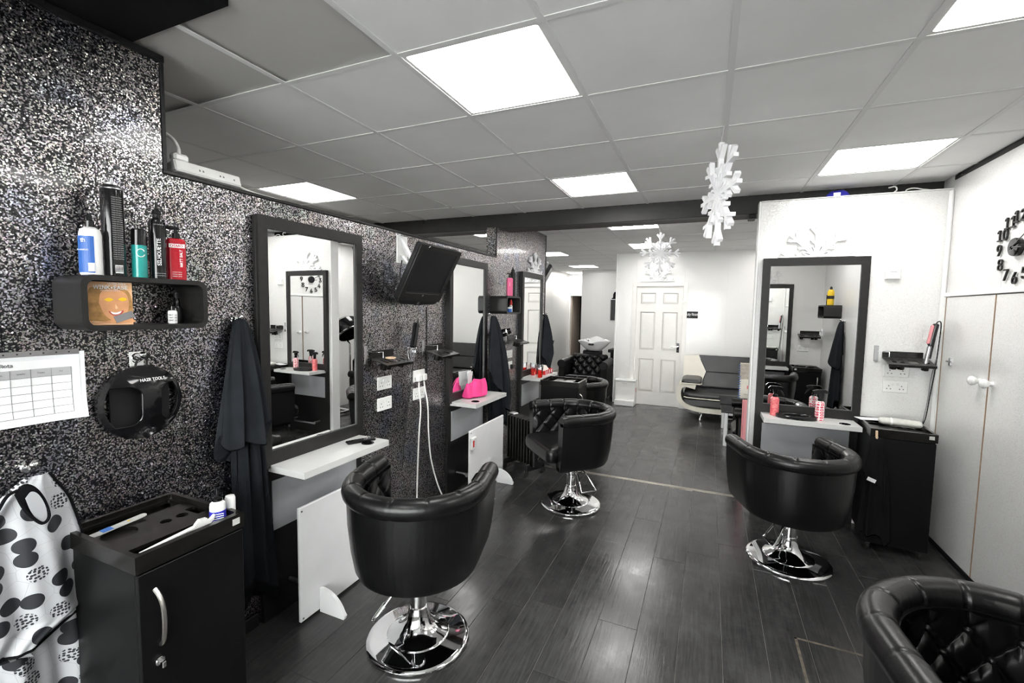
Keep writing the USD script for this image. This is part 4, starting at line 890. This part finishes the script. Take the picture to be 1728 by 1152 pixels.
# white cables hanging from the plugs
t = thing('white_cable', 'white power cable falling from the left plug to the floor behind the near chair', 'cable', (LW, 2.85, 1.05), 90)
part(t, 'cord', tube([(0, -.028, -.002), (-.002, -.03, -.06), (-.01, -.05, -.2), (-.03, -.05, -.38), (-.06, -.06, -.6), (-.10, -.08, -.85), (-.12, -.1, -1.03), (-.16, -.12, -1.044)], .006, 8, smooth=5), 'wire_white')
t = thing('white_cable', 'white power cable falling from the right plug towards the second white heater', 'cable', (LW, 2.915, 1.05), 90)
part(t, 'cord', tube([(0, -.028, -.002), (.01, -.03, -.06), (.02, -.05, -.2), (.03, -.05, -.4), (.05, -.06, -.62), (.09, -.09, -.82), (.15, -.12, -.97), (.25, -.14, -1.043)], .006, 8, smooth=5), 'wire_white')
t = thing('wall_television_flex', 'thin black flex running straight down the glitter wall from the television', 'flex', (LW, 2.99, 1.62), 90)
part(t, 'cord', tube([(0, -.004, 0), (.0, -.004, -.3), (0, -.004, -.52)], .003, 6), 'rubber')
# phone on first shelf
t = thing('black_phone', 'black handset lying on the shelf of the nearest glitter wall mirror', 'phone', (-1.868, 2.07, .8145), 62)
part(t, 'case', bx(-.085, .085, -.024, .024, 0, .014, .005), 'gloss_black', False)
part(t, 'screen', bx(-.05, .06, -.019, .019, .0142, .0148), 'glass_black', False)

# pink bag + card on second shelf
t = thing('pink_bag', 'bright pink soft fabric bag slumped on the second mirror shelf', 'bag', (-1.905, 3.61, .8145), 75)
def lump(L_, w, h, seed, flare=.0):
    u = np.linspace(0, 1, 22); a = np.linspace(0, 2 * PI, 40, endpoint=False); P = np.zeros((22, 40, 3)); r = np.random.RandomState(seed); ph = r.rand(4) * 6
    for i, q in enumerate(u):
        k = min(1, 3 * math.sqrt(q + .003)) * (1 - .28 * q ** 3); z = h * q
        P[i, :, 0] = L_ / 2 * np.sign(np.cos(a)) * np.abs(np.cos(a)) ** .6 * k * (1 + .05 * np.sin(3 * a + ph[0] + 3 * q)) + flare * q
        P[i, :, 1] = w / 2 * np.sign(np.sin(a)) * np.abs(np.sin(a)) ** .7 * k * (1 - .55 * q) * (1 + .08 * np.sin(4 * a + ph[1] - 2 * q))
        P[i, :, 2] = z + .012 * q * np.sin(2 * a + ph[2])
    m = gridm(P, closed_v=True); n = len(m.vertices); j = np.arange(40); e = 21 * 40
    return fix(M(np.vstack([m.vertices, P[0].mean(0), P[-1].mean(0)]), np.vstack([m.faces, np.stack([np.full(40, n), j, (j + 1) % 40], 1), np.stack([np.full(40, n + 1), e + (j + 1) % 40, e + j], 1)])))
part(t, 'main_body', lump(.20, .13, .155, 2, .03), 'pink_cloth', True)
part(t, 'folded_flap', lump(.07, .11, .125, 5, .02).apply_translation([-.115, .01, 0]), 'pink_cloth', True)
part(t, 'seam', tube([(-.005, -.062, .02), (-.0, -.066, .06), (.012, -.05, .11), (.03, -.03, .152)], .003, 6, smooth=4), 'rose_plastic')
t = thing('greeting_card', 'folded white card with a small pink drawing standing behind the pink bag', 'card', (-1.962, 3.60, .8145), 100)
part(t, 'front_leaf', xf(bx(-.055, .055, -.0012, 0, 0, .235), rx=-5), 'paper', False)
part(t, 'rear_leaf', xf(bx(-.07, .03, .0, .0012, 0, .23), rx=6, t=(0, .018, 0)), 'paper', False)
part(t, 'drawing', xf(extv(Polygon(crom([(.005, .13), (.02, .16), (.014, .2), (.022, .21), (.03, .18), (.026, .15), (.01, .12), (.005, .13)], 4)), .0005, -.0014), rx=-5), 'salmon', False)
# tumblers and tissue on the third shelf
def tumbler(loc, label, sc=1.0):
    t = thing('red_tumbler', label, 'tumbler', loc, 0, None)
    s = lambda p: [(r * sc, z * sc) for r, z in p]
    part(t, 'cup', lathe(s([(1e-5, 0), (.028, 0), (.031, .004), (.037, .085), (.034, .085), (.029, .008), (1e-5, .008)]), 28), 'glass_red')
    part(t, 'dome', lathe(s([(.037, .0855), (.0375, .092), (.043, .12), (.044, .155), (.041, .155), (.0405, .12), (.035, .0925)]), 28), 'glass_clear')
tumbler((-1.80, 4.985, .8145), 'red glass tumbler with clear upper part at the front of the far shelf')
tumbler((-1.94, 5.13, .8145), 'red glass tumbler with clear upper part standing behind the tissues, near the mirror', .95)
t = thing('red_tray', 'red striped tray holding crumpled tissue on the far shelf', 'tray', (-1.89, 5.36, .8145), 90)
part(t, 'tray', ext(rrect(-.16, .16, -.075, .075, .02).difference(rrect(-.15, .15, -.065, .065, .014)), .05).union(ext(rrect(-.155, .155, -.07, .07, .018), .006)) if False else cat(ext(rrect(-.16, .16, -.075, .075, .02).difference(rrect(-.15, .15, -.065, .065, .014)), .05), ext(rrect(-.152, .152, -.067, .067, .016), .006)), 'red_bright', 25)
part(t, 'white_bands', cat(*[bx(x, x + .02, -.0762, -.0752, .004, .046) for x in (-.12, -.05, .02, .09)]), 'print_white', False)
tm = lump(.27, .12, .085, 14).apply_translation([0, 0, .006]); tm.vertices += (meshkit.noise(tm.vertices * 45, 3)[:, None] - .5) * .012
part(t, 'tissue', tm, 'tissue', True)
# hand dryer hanging on wall near gown 2
t = thing('hair_dryer', 'black hair dryer with two chrome rings hanging on the wall right of the second gown', 'hair dryer', (-1.955, 4.23, 1.36), 90)
part(t, 'barrel', xf(lathe([(1e-5, -.10), (.03, -.10), (.038, -.06), (.042, 0), (.04, .05), (.03, .08), (.028, .10), (1e-5, .10)], 28), rx=70, rz=20), 'gloss_black')
part(t, 'chrome_ring', xf(lathe([(.038, .045), (.043, .05), (.042, .06), (.036, .065)], 28), rx=70, rz=20), 'chrome')
part(t, 'chrome_ring', xf(lathe([(.043, -.02), (.045, -.012), (.045, -.004), (.043, .002)], 28), rx=70, rz=20), 'chrome')
part(t, 'handle', tube([(0, 0, -.03), (.01, -.01, -.10), (.025, -.015, -.17)], [.019, .018, .016], 12), 'gloss_black')
part(t, 'flex', tube([(.025, -.015, -.17), (.04, .0, -.26), (.09, .03, -.36), (.12, .04, -.34)], .004, 8, smooth=5), 'rubber')
part(t, 'hanger', tube([(0, .07, .03), (0, .03, .045), (0, .0, .04)], .005, 8), 'chrome')

# ================================================================ HEATERS
def heater(loc, rotz, label, switch):
    t = thing('panel_heater', label, 'heater', loc, rotz, None)
    part(t, 'panel', bx(-.33, .33, -.009, .009, .012, .61, .004), 'white_enamel', False)
    for x in (-.20, .20):
        quarter = Polygon([(-.012, 0), (.15, 0), (.158, .02)] + arc(0.0, -.03, .16, 25, 90, 10) + [(-.012, .13)])
        m = ext(quarter, .018); v = m.vertices.copy(); m.vertices = np.stack([x - .009 + v[:, 2], -.0095 - v[:, 0] - .012, v[:, 1]], 1); part(t, 'foot', fix(m), 'white_enamel', False)
        m2 = m.copy(); m2.vertices[:, 1] = -m2.vertices[:, 1]; m2.vertices[:, 1] = np.minimum(m2.vertices[:, 1], .055); part(t, 'foot', fix(m2), 'white_enamel', False)
    part(t, 'screws', cat(*[xf(cyl(.005, 0, .002, 10), (sx * .315, -.009, z), rx=90) for sx in (-1, 1) for z in (.03, .59)]), 'steel')
    if switch:
        part(t, 'control_box', bx(-.327, -.25, -.03, -.0095, .45, .55, .004), 'white_plastic', False)
        part(t, 'rocker_switch', bx(-.318, -.298, -.034, -.0305, .475, .53, .001), 'red_bright', False)
        part(t, 'rating_print', cat(*[bx(-.288, -.258, -.0308, -.0302, z, z + .003) for z in (.47, .485, .5, .515, .53)]), 'print_grey', False)
    else:
        part(t, 'badge', text('heater', .012, .10, -.0095, .03, .0008, True), 'print_black', False)
    return t
heater((-1.835, 1.915, 0), 90, 'white flat panel heater on feet between the trolley and the nearest chair', False)
heater((-1.765, 3.545, 0), 90, 'white flat panel heater with red switch under the second mirror shelf', True)
t = thing('oil_radiator', 'black oil-filled finned radiator on wheels behind the second heater', 'radiator', (-1.655, 4.15, 0), -26)
for k in range(9):
    x = -.17 + k * .042
    part(t, 'fin', bx(x - .010, x + .010, -.075, .075, .10, .54, .0095), 'tray_black', 60)
part(t, 'cross_tube', cat(tube([(-.17, 0, .16), (.18, 0, .16)], .028, 10), tube([(-.17, 0, .48), (.18, 0, .48)], .028, 10)), 'black_paint')
part(t, 'control_end', bx(.185, .225, -.07, .07, .09, .545, .012), 'black_paint', False)
part(t, 'top_handle', bx(-.195, -.12, -.035, .035, .542, .557, .006), 'silver_paint', False)
part(t, 'thermostat', xf(cyl(.03, 0, .018, 20, .004), (.225, 0, .17), ry=90), 'frame_black')
for x in (-.15, .17):
    part(t, 'wheel_bar', bx(x - .012, x + .012, -.12, .12, .05, .10, .004), 'black_paint', False)
    for yy in (-.115, .115): part(t, 'wheel', xf(cyl(.025, -.009, .009, 16, .003), (x, yy, .0255), ry=90), 'rubber', False)
t = thing('radiator_flex', 'black flex trailing from the oil radiator across the floor', 'cable', (-1.36, 4.12, .005), 0)
part(t, 'cord', tube([(-.05, .0, .14), (-.0, .04, .1), (.08, .09, .004), (.2, .14, .002), (.26, .22, .002), (.2, .29, .002), (.02, .31, .002)], .0045, 8, smooth=6), 'rubber')

# ================================================================ PARTITION ITEMS
def spray(loc, rotz, label, m, sc=1.0):
    t = thing('spray_bottle', label, 'spray bottle', loc, rotz, None)
    s = lambda p: [(r * sc, z * sc) for r, z in p]
    part(t, 'body', lathe(s([(1e-5, 0), (.029, 0), (.031, .004), (.031, .125), (.026, .138), (.015, .146), (1e-5, .146)]), 30), m, 35)
    part(t, 'collar', lathe(s([(1e-5, .1462), (.0165, .1462), (.0165, .166), (.011, .17), (1e-5, .17)]), 24), 'gloss_black', 35)
    part(t, 'trigger_head', cat(extv(Polygon([(-.05, .205), (-.056, .222), (-.02, .232), (.035, .230), (.052, .214), (.05, .204), (.02, .206), (.012, .17), (-.012, .17), (-.015, .2)]), .02, .01), tube([(-.026, 0, .205), (-.045, 0, .185), (-.06, 0, .155)], [.006, .006, .004], 8)).apply_scale(sc), 'gloss_black', 35)
spray((.505, 4.075, .8145), 180, 'plain salmon spray bottle at the left of the partition shelf', 'salmon_print')
spray((.80, 4.045, .8145), 10, 'white and red lip-print spray bottle at the front of the partition shelf', 'lips_print')
# oval black dish / hand mirror
t = thing('black_tray', 'glossy black oval tray lying on the partition mirror shelf', 'tray', (.645, 4.02, .8145), -4)
ov = affinity.scale(Point(0, 0).buffer(1, quad_segs=20), .135, .075)
part(t, 'rim', ext(ov.difference(affinity.scale(Point(0, 0).buffer(1, quad_segs=20), .09, .05)), .022), 'gloss_black', 25)
part(t, 'roll', tube([(.131 * math.cos(a), .071 * math.sin(a), .02) for a in np.linspace(0, 2 * PI, 49)], .007, 8, closed=True), 'gloss_black')
part(t, 'inner_lip', tube([(.09 * math.cos(a), .05 * math.sin(a), .021) for a in np.linspace(0, 2 * PI, 49)], .004, 8, closed=True), 'gloss_black')
part(t, 'floor', ext(affinity.scale(Point(0, 0).buffer(1, quad_segs=20), .092, .052), .006), 'frame_black', False)
# curling wand
t = thing('curling_wand', 'curling wand with pink handle standing in the partition tool tray', 'hair iron', (1.425, NP - .076, 1.265), 0)
part(t, 'barrel', xf(cyl(.013, 0, .14, 16, .004), ry=6), 'steel')
part(t, 'handle', xf(cat(cyl(.018, .14, .30, 20, .006)), ry=8), 'gloss_black')
part(t, 'pink_grip', xf(bx(-.024, -.004, -.014, .014, .15, .29, .007), ry=8), 'pink_card', False)
part(t, 'clamp', xf(bx(.012, .022, -.008, .008, .05, .2, .004), ry=7), 'gloss_black', False)
part(t, 'cord', tube([(.04, 0, .295), (.052, 0, .312), (.068, .0, .30), (.075, .02, .2), (.07, .04, -.05), (.06, .05, -.2), (.045, .05, -.38), (.02, .05, -.47)], .0035, 8, smooth=6), 'rubber')
part(t, 'cord_loop', tube([(.07, .03, .05), (.055, .05, -.1), (.05, .055, -.25), (.03, .055, -.44)], .003, 8, smooth=6), 'wire_grey')
# towel and paper on corner trolley
t = thing('rolled_towel', 'pale rolled towel lying in the tray of the corner trolley', 'towel', (1.27, 3.99, .836), -10)
part(t, 'roll', lathe([(1e-5, -.12), (.02, -.118), (.032, -.105), (.034, 0), (.031, .105), (.018, .118), (1e-5, .12)], 28).apply_transform(trimesh.transformations.rotation_matrix(PI / 2, [0, 1, 0])).apply_transform(np.diag([1, 1.5, .75, 1])).apply_translation([0, 0, .026]), 'towel', True)
part(t, 'band', xf(lathe([(.0345, -.006), (.036, 0), (.0345, .006)], 28), ry=90).apply_transform(np.diag([1, 1.5, .75, 1])).apply_translation([-.05, 0, .026]), 'wire_white')
t = thing('white_paper', 'white paper sheet overhanging the back of the corner trolley', 'paper', (1.16, 4.09, .8505), 12)
part(t, 'sheet', bx(-.12, .10, -.045, .05, 0, .0015), 'paper', False)

# wall clock of separate stuck-on numerals
t = thing('wall_clock', 'wall clock of separate dark numerals stuck round a hub above the cupboard', 'clock', (RW, 3.385, 2.0), -90)
part(t, 'hub', xf(lathe([(1e-5, 0), (.048, 0), (.05, .004), (.05, .022), (.046, .028), (1e-5, .03)], 36), rx=90), 'gloss_black')
for h in range(1, 13):
    a = PI / 2 - h * PI / 6
    part(t, 'numeral', text(str(h), .064, .168 * math.cos(a), -.004, .168 * math.sin(a) - .032, .009), 'frame_black', False)
def hand(ang, ln, w): return xf(extv(Polygon([(-w, -.02), (w, -.02), (w * .5, ln), (-w * .5, ln)]), .003, -.032), ry=ang)
part(t, 'hour_hand', hand(95, .09, .005), 'gloss_black', False)
part(t, 'minute_hand', hand(62, .135, .004), 'gloss_black', False)

# snowflakes
def flake(arms, R, thick, w=.02, a0=0, half=False):
    sh = []
    for k in range(arms):
        a = a0 + k * (180 / (arms - 1) if half else 360 / arms)
        g = [LineString([(0, 0), (R, 0)]), LineString([(R * .70, 0), (R * .92, R * .17)]), LineString([(R * .70, 0), (R * .92, -R * .17)]), LineString([(R * .40, 0), (R * .54, R * .15)]), LineString([(R * .40, 0), (R * .54, -R * .15)])]
        sh.append(affinity.rotate(unary_union([q.buffer(w / 2, cap_style='flat') for q in g]), a, origin=(0, 0)))
        lp = affinity.rotate(affinity.scale(Point(0, 0).buffer(1, quad_segs=8), R * .14, R * .055), 0); lp = affinity.translate(lp.difference(lp.buffer(-w * .45)), R * .26, 0)
        if not half or k < arms - 1: sh.append(affinity.rotate(lp, a + (90 / (arms - 1) if half else 180 / arms), origin=(0, 0)))
    u = unary_union(sh)
    if half: u = u.intersection(sbox(-1, 0.0, 1, 1))
    return extv(u, thick, thick / 2)
t = thing('hanging_snowflake', 'large white foam snowflake hanging near the camera, turned almost edge-on', 'snowflake', (.02, 2.66, 2.235), 0)
part(t, 'flake', xf(flake(8, .265, .026, .019, 0), rz=-72), 'white_foam', False)
part(t, 'string', cat(tube([(0, 0, .26), (.008, 0, CH - 2.235 - .002)], .0008, 5), tube([(-.003, .002, .26), (-.002, .0, CH - 2.235 - .002)], .0008, 5)), 'wire_white')
t = thing('hanging_snowflake', 'white snowflake hanging beyond the black beam in front of the door', 'snowflake', (-.53, 5.3, 2.26), 0)
part(t, 'flake', xf(flake(8, .22, .022, .017, 0), rz=22), 'white_foam', False)
part(t, 'string', tube([(0, 0, .215), (-.05, 0, CH - 2.26 - .002)], .001, 5), 'wire_white')
def half_flake(loc, rotz, label, R, off=.0):
    t = thing('half_snowflake', label, 'snowflake', loc, rotz)
    part(t, 'flake', extv_shift(flake(5, R, .02, .021, 0, True)), 'white_foam', False)
def extv_shift(m): m.apply_translation([0, -.012, 0]); return m
half_flake((.735, NP, 2.055), 0, 'white half snowflake on the partition wall above the framed mirror', .25)
half_flake((LW, 5.34, 2.06), 90, 'white half snowflake above the far glitter wall mirror', .26)
half_flake((-.82, 7.969, 2.115), 0, 'white half snowflake on the wall above the panelled door', .27)
half_flake((.787, .40, 2.055), 180, 'white half snowflake above the mirror behind the camera', .25)
# sign
t = thing('door_sign', 'small black room sign with white script beside the panelled door', 'sign', (-.283, 8.0, 1.565), 0)
part(t, 'plate', bx(-.112, .112, -.008, 0, -.055, .055, .002), 'black_paint', False)
part(t, 'lettering', text('Beauty Room', .042, 0, -.0085, -.012, .001, True, sx=.72), 'print_white', False)
t = thing('blue_bag', 'crumpled blue plastic bag tucked on top of the partition under the ceiling', 'bag', (.86, 4.245, 2.512), 0)
part(t, 'bag', lump(.15, .07, .04, 41), 'print_navy', True)
part(t, 'white_panel', bx(-.03, .015, -.034, -.03, .004, .03), 'print_white', False)
t = thing('loose_cable', 'loop of white cable lying on top of the partition by the corner', 'cable', (1.22, 4.23, 2.513), 0)
part(t, 'loop', tube([(-.05, 0, .04), (-.01, 0, .045), (.0, 0, .02), (-.01, .01, .004), (.05, .01, .004), (.06, 0, .018), (.1, 0, .025), (.15, .0, .012), (.2, .01, .005)], .005, 8, smooth=5), 'wire_white')

# ================================================================ FAR END
# sofa
t = thing('sofa', 'black leather sofa with cream curved arm and cream back corner by the door', 'sofa', (-.40, 7.98, 0), 0)
W = 1.75
band = LineString(crom([(.26, .50), (.10, .525), (.035, .46), (.035, .32), (.12, .215), (.30, .165), (.6, .155), (1.2, .155), (1.45, .165), (1.63, .215), (1.715, .32), (1.715, .46), (1.65, .525), (1.49, .50)], 8)).buffer(.034, quad_segs=4, cap_style='flat')
part(t, 'curved_frame', extv(band, .60, -.18), 'cream_leather', 30)
part(t, 'seat_base', bx(.08, W - .08, -.76, -.2, .19, .335, .03), 'grey_leather', False)
part(t, 'seat_cushion', loft(rrect(.10, W - .10, -.80, -.2, .05), [(.02, 0), (0, .03), (0, .07), (.02, .095), (.06, .105), (.2, .11)], 100, .325), 'grey_leather', 50)
part(t, 'seat_piping', tube([(.10, -.79, .345), (.3, -.805, .335), (W - .3, -.805, .335), (W - .10, -.79, .345)], .008, 8, smooth=6), 'cream_leather')
for x0, x1, s in ((.06, .34, 0), (W - .34, W - .06, 1)):
    part(t, 'arm_pad', loft(rrect(x0, x1, -.79, -.2, .05), [(.02, 0), (0, .02), (0, .05), (.02, .07), (.06, .078)], 80, .535), 'grey_leather', 50)
    part(t, 'arm_piping', tube([(x0, -.3, .55), (x0, -.77, .55), (x0 + .03, -.80, .55), (x1 - .03, -.80, .55), (x1, -.77, .55), (x1, -.3, .55)], .007, 8), 'cream_leather')
def back(poly): return xf(extv(poly, .16, 0), rx=-8, t=(0, -.16, .44))
part(t, 'back_cushion', back(Polygon([(.40, .23), (.28, .48), (W - .28, .48), (W - .40, .23)])), 'grey_leather', False)
part(t, 'lumbar_cushion', back(Polygon([(.33, .0), (.40, .215), (W - .40, .215), (W - .33, .0)])), 'grey_leather', False)
part(t, 'back_corner', back(Polygon([(.06, .0), (.06, .46), (.27, .48), (.39, .225), (.32, .0)])), 'cream_leather', False)
part(t, 'back_corner', back(Polygon([(W - .06, .0), (W - .06, .46), (W - .27, .48), (W - .39, .225), (W - .32, .0)])), 'cream_leather', False)
part(t, 'back_shell', bx(.1, W - .1, -.16, -.08, .2, .86, .02), 'grey_leather', False)
for x in (.34, W - .34):
    for y in (-.70, -.26): part(t, 'leg', tube([(x, y, .13), (x + .02, y, .09), (x, y, .02), (x, y, .0)], [.018, .012, .014, .022], 12, smooth=4), 'chrome')
# coffee table
t = thing('coffee_table', 'low black glass table with silver legs in front of the sofa', 'table', (.60, 6.45, 0), 0)
part(t, 'glass_top', bx(-.42, .42, -.58, .58, .425, .437, .003), 'glass_black', False)
part(t, 'lower_shelf', bx(-.33, .33, -.45, .45, .20, .208, .003), 'glass_black', False)
for sx in (-1, 1):
    for sy in (-1, 1): part(t, 'leg', cat(bx(sx * .36 - .022, sx * .36 + .022, sy * .46 - .022, sy * .46 + .022, 0, .424, .005)), 'silver_paint', False)
    part(t, 'side_rail', cat(bx(sx * .36 - .016, sx * .36 + .016, -.437, .437, .36, .40, .004)), 'silver_paint', False)
for sy in (-1, 1): part(t, 'end_rail', bx(-.337, .337, sy * .46 - .015, sy * .46 + .015, .375, .41, .004), 'silver_paint', False)
part(t, 'centre_mark', cyl(.02, .4372, .439, 16).apply_translation([-.25, .1, 0]), 'silver_paint', False)
t = thing('magazine', 'magazine lying flat on the low black glass table', 'magazine', (.62, 6.62, .4375), 12)
part(t, 'pages', bx(-.10, .10, -.14, .14, 0, .008, .001), 'paper', False)
part(t, 'cover_print', bx(-.085, .085, -.12, .05, .008, .0084), 'pink_card', False)
t = thing('brochure_stand', 'tall cream price list with blue spiral binding standing on the glass table', 'brochure', (.47, 6.02, .4375), 0)
part(t, 'pages', xf(bx(-.10, .16, -.004, .006, 0, .58, .001), rx=-4), 'cream_leather', False)
part(t, 'rear_leaf', xf(bx(-.10, .16, 0, .003, 0, .58), rx=7, t=(0, .07, 0)), 'box_side', False)
part(t, 'spiral', cat(*[tube([(-.10 + .012 * math.cos(a), .012 * math.sin(a) - .0 + z * .07, z) for a in np.linspace(0, 2 * PI, 11)], .004, 6, closed=True) for z in np.arange(.02, .57, .028)]), 'blue_plastic')
part(t, 'print', xf(cat(bx(-.05, .12, -.0046, -.004, .5, .515), bx(-.05, .1, -.0046, -.004, .2, .21), bx(-.05, .1, -.0046, -.004, .15, .16)), rx=-4), 'box_side', False)
part(t, 'pink_print', xf(bx(-.02, .07, -.0046, -.004, .27, .31), rx=-4), 'salmon', False)
t = thing('pink_folder', 'tall pink card folder leaning behind the partition edge', 'folder', (.375, 4.72, 0), 0)
part(t, 'board', xf(bx(-.04, .05, -.006, .006, 0, .80, .002), rx=-2), 'pink_card', False)
part(t, 'spine', xf(bx(-.052, -.0405, -.012, .012, 0, .80, .003), rx=-2), 'pink_card', False)
# white step box by the door
t = thing('white_bin', 'low white step-shaped storage box on the floor left of the panelled door', 'box', (-1.27, 7.85, 0), 0)
part(t, 'body', bx(-.17, .17, -.02, .14, 0, .40, .01), 'white_plastic', False)
part(t, 'lid', bx(-.175, .175, -.03, .142, .402, .44, .01), 'white_gloss', False)
part(t, 'front_step', bx(-.165, .165, -.13, -.0205, 0, .10, .01), 'white_gloss', False)
part(t, 'print', cat(bx(-.05, .03, -.0215, -.0204, .365, .372), bx(-.03, .05, .04, .06, .4402, .441)), 'print_grey', False)
part(t, 'red_button', bx(.1702, .174, .03, .06, .22, .30, .001), 'red_bright', False)
# backwash chair
t = thing('backwash_chair', 'black buttoned backwash armchair with rolled arms under the white basin', 'chair', (-2.05, 8.25, 0), 0)
part(t, 'seat', bx(-.32, .32, -.34, .2, .12, .42, .03), 'leather', False)
ni, nj = 90, 50; X, Z = np.meshgrid(np.linspace(-.30, .30, ni), np.linspace(.40, .76, nj), indexing='ij')
u, v = X / .17, (Z - .74) / .17; pil = np.abs(np.sin(PI * (u + v))) ** .5 * np.abs(np.sin(PI * (u - v))) ** .5
part(t, 'buttoned_back', fix(gridm(np.stack([X, .12 + (Z - .4) * .25 - .05 * pil, Z], -1))), 'leather', True)
for r_ in range(4):
    for q in range(-3, 4):
        if (q + r_) % 2 == 0: 
            xx, zz_ = q * .085, .74 - r_ * .085
            if abs(xx) < .29: part(t, 'button', xf(trimesh.creation.icosphere(1, .012), (xx, .115 + (zz_ - .4) * .25, zz_)), 'button_black')
part(t, 'back_shell', bx(-.33, .33, .20, .30, .10, .78, .02), 'leather', False)
for s in (-1, 1):
    part(t, 'arm', cat(bx(s * .385 - .055, s * .385 + .055, -.36, .24, .05, .60, .01), tube([(s * .385, -.37, .635), (s * .385, .24, .66)], .075, 24)), 'leather', 35)
    part(t, 'arm_face', xf(cyl(.062, 0, .006, 24, .002), (s * .385, -.37, .635), rx=90), 'black_paint')
part(t, 'plinth', bx(-.3, .3, -.3, .55, 0, .1, .01), 'black_paint', False)
part(t, 'basin_stand', bx(-.17, .17, .31, .55, .1, .84, .02), 'black_paint', False)
b = t
t = thing('wash_basin', 'white ceramic backwash basin with mixer tap above the buttoned armchair', 'basin', (-2.01, 8.62, .84), 0)
A = np.linspace(0, 2 * PI, 64, endpoint=False)
def ring(rx, ry, z, wave=0, dip=0, sc=1): return np.stack([rx * np.cos(A), ry * np.sin(A), z + wave * (np.abs(np.sin(A)) ** 2) - dip * np.exp(-((A - 1.5 * PI) / .35) ** 2)], 1)
bas = np.array([ring(.02, .02, 0), ring(.14, .13, .0), ring(.17, .16, .03), ring(.24, .21, .09), ring(.29, .25, .15, .015, .03), ring(.315, .27, .175, .03, .05), ring(.305, .265, .19, .035, .055), ring(.275, .24, .175, .03, .05), ring(.22, .19, .11), ring(.12, .11, .055), ring(.02, .02, .045)])
part(t, 'bowl', fix(gridm(bas, closed_v=True)), 'ceramic', True)
part(t, 'neck_rest', bx(-.05, .05, -.285, -.215, .115, .15, .012), 'rubber', False)
part(t, 'mixer_tap', tube([(-.13, -.10, .10), (-.13, -.10, .2), (-.11, -.13, .215), (-.07, -.19, .19)], .014, 10, smooth=4), 'chrome')
part(t, 'back_crest', extv(Polygon(crom([(-.2, .17), (-.1, .235), (0, .265), (.1, .235), (.2, .17), (0, .12), (-.2, .17)], 6)), .03, .24), 'ceramic', 30)
t = thing('black_ledge', 'black shelf ledge on the recess wall right of the wash basin', 'ledge', (-1.62, 9.2, .78), 0)
part(t, 'ledge', bx(-.2, .118, -.2, .2, 0, .06, .008), 'black_paint', False)
part(t, 'support', bx(-.16, .10, -.15, .15, -.78, -.0005, .01), 'black_paint', False)
t = thing('picture_frame', 'small dark panel with pale edge on the rear recess wall', 'picture', (-2.12, 11.2, 1.62), 0)
part(t, 'border', extv(sbox(-.13, -.27, .13, .27).difference(sbox(-.11, -.25, .11, .25)), .02, -.001), 'silver_paint', False)
part(t, 'dark_panel', bx(-.1095, .1095, -.018, -.002, -.2495, .2495), 'grey_leather', False)
t = thing('black_hat', 'dark rounded object perched on top of the small dark panel', 'ornament', (-2.10, 11.185, 1.892), 0)
part(t, 'crown', lathe([(1e-5, 0), (.11, 0), (.11, .02), (.08, .03), (.075, .12), (.05, .17), (1e-5, .18)], 24).apply_transform(np.diag([1, .14, 1, 1])), 'black_matt')

# hood dryers behind the partition (seen in the nearest mirror)
def hood(loc, rotz, label):
    t = thing('hood_dryer', label, 'hood dryer', loc, rotz)
    part(t, 'base', cat(tube([(-.24, 0, .03), (.24, 0, .03)], .018, 10), tube([(0, -.24, .03), (0, .24, .03)], .018, 10)), 'chrome')
    part(t, 'pole', tube([(0, 0, .03), (0, 0, 1.05)], .018, 12), 'chrome')
    part(t, 'yoke', tube([(0, .0, 1.05), (0, .10, 1.15), (0, .16, 1.30), (0, .1, 1.42)], .014, 10, smooth=4), 'chrome')
    m = lathe([(.18, 0), (.2, .02), (.205, .10), (.18, .2), (.11, .26), (1e-5, .28), (1e-5, .27), (.1, .25), (.165, .19), (.185, .1), (.18, 0)], 40)
    part(t, 'hood', xf(m, (0, -.03, 1.20), rx=-38), 'gloss_black')
    part(t, 'visor_ring', xf(lathe([(.185, -.006), (.208, .0), (.206, .012), (.19, .014)], 40), (0, -.03, 1.20), rx=-38), 'chrome')
    return t
h = hood((1.04, 5.2, .0), -84, 'black hood dryer on a chrome stand seen right of the reflected partition')
copy(h, 'second black hood dryer, half hidden behind the first in the mirror', (1.14, 4.66, 0), -100)
t = thing('dryer_armchair', 'black padded armchair under the hood dryer, seen in the nearest mirror', 'chair', (.53, 5.25, 0), -90)
part(t, 'seat', bx(-.25, .25, -.26, .2, .25, .45, .04), 'leather', False)
part(t, 'backrest', bx(-.25, .25, .21, .29, .25, .86, .03), 'leather', False)
for s in (-1, 1): part(t, 'arm', cat(bx(s * .29 - .035, s * .29 + .035, -.24, .27, .02, .60, .02), tube([(s * .29, -.26, .62), (s * .29, .27, .64)], .05, 16)), 'leather', 35)
part(t, 'underframe', bx(-.23, .23, -.2, .2, 0, .2495, .02), 'black_paint', False)
t = thing('black_hand_mirror', 'black oval hand mirror on top of the trolley behind the camera', 'hand mirror', (1.30, .64, .8505), 0)
part(t, 'disc', loft(affinity.scale(Point(0, 0).buffer(1), .13, .11), [(.01, 0), (0, .008), (.01, .02), (.05, .024)], 60), 'gloss_black', 40)
part(t, 'handle', bx(-.015, .015, .1, .2, .004, .016, .005), 'gloss_black', False)
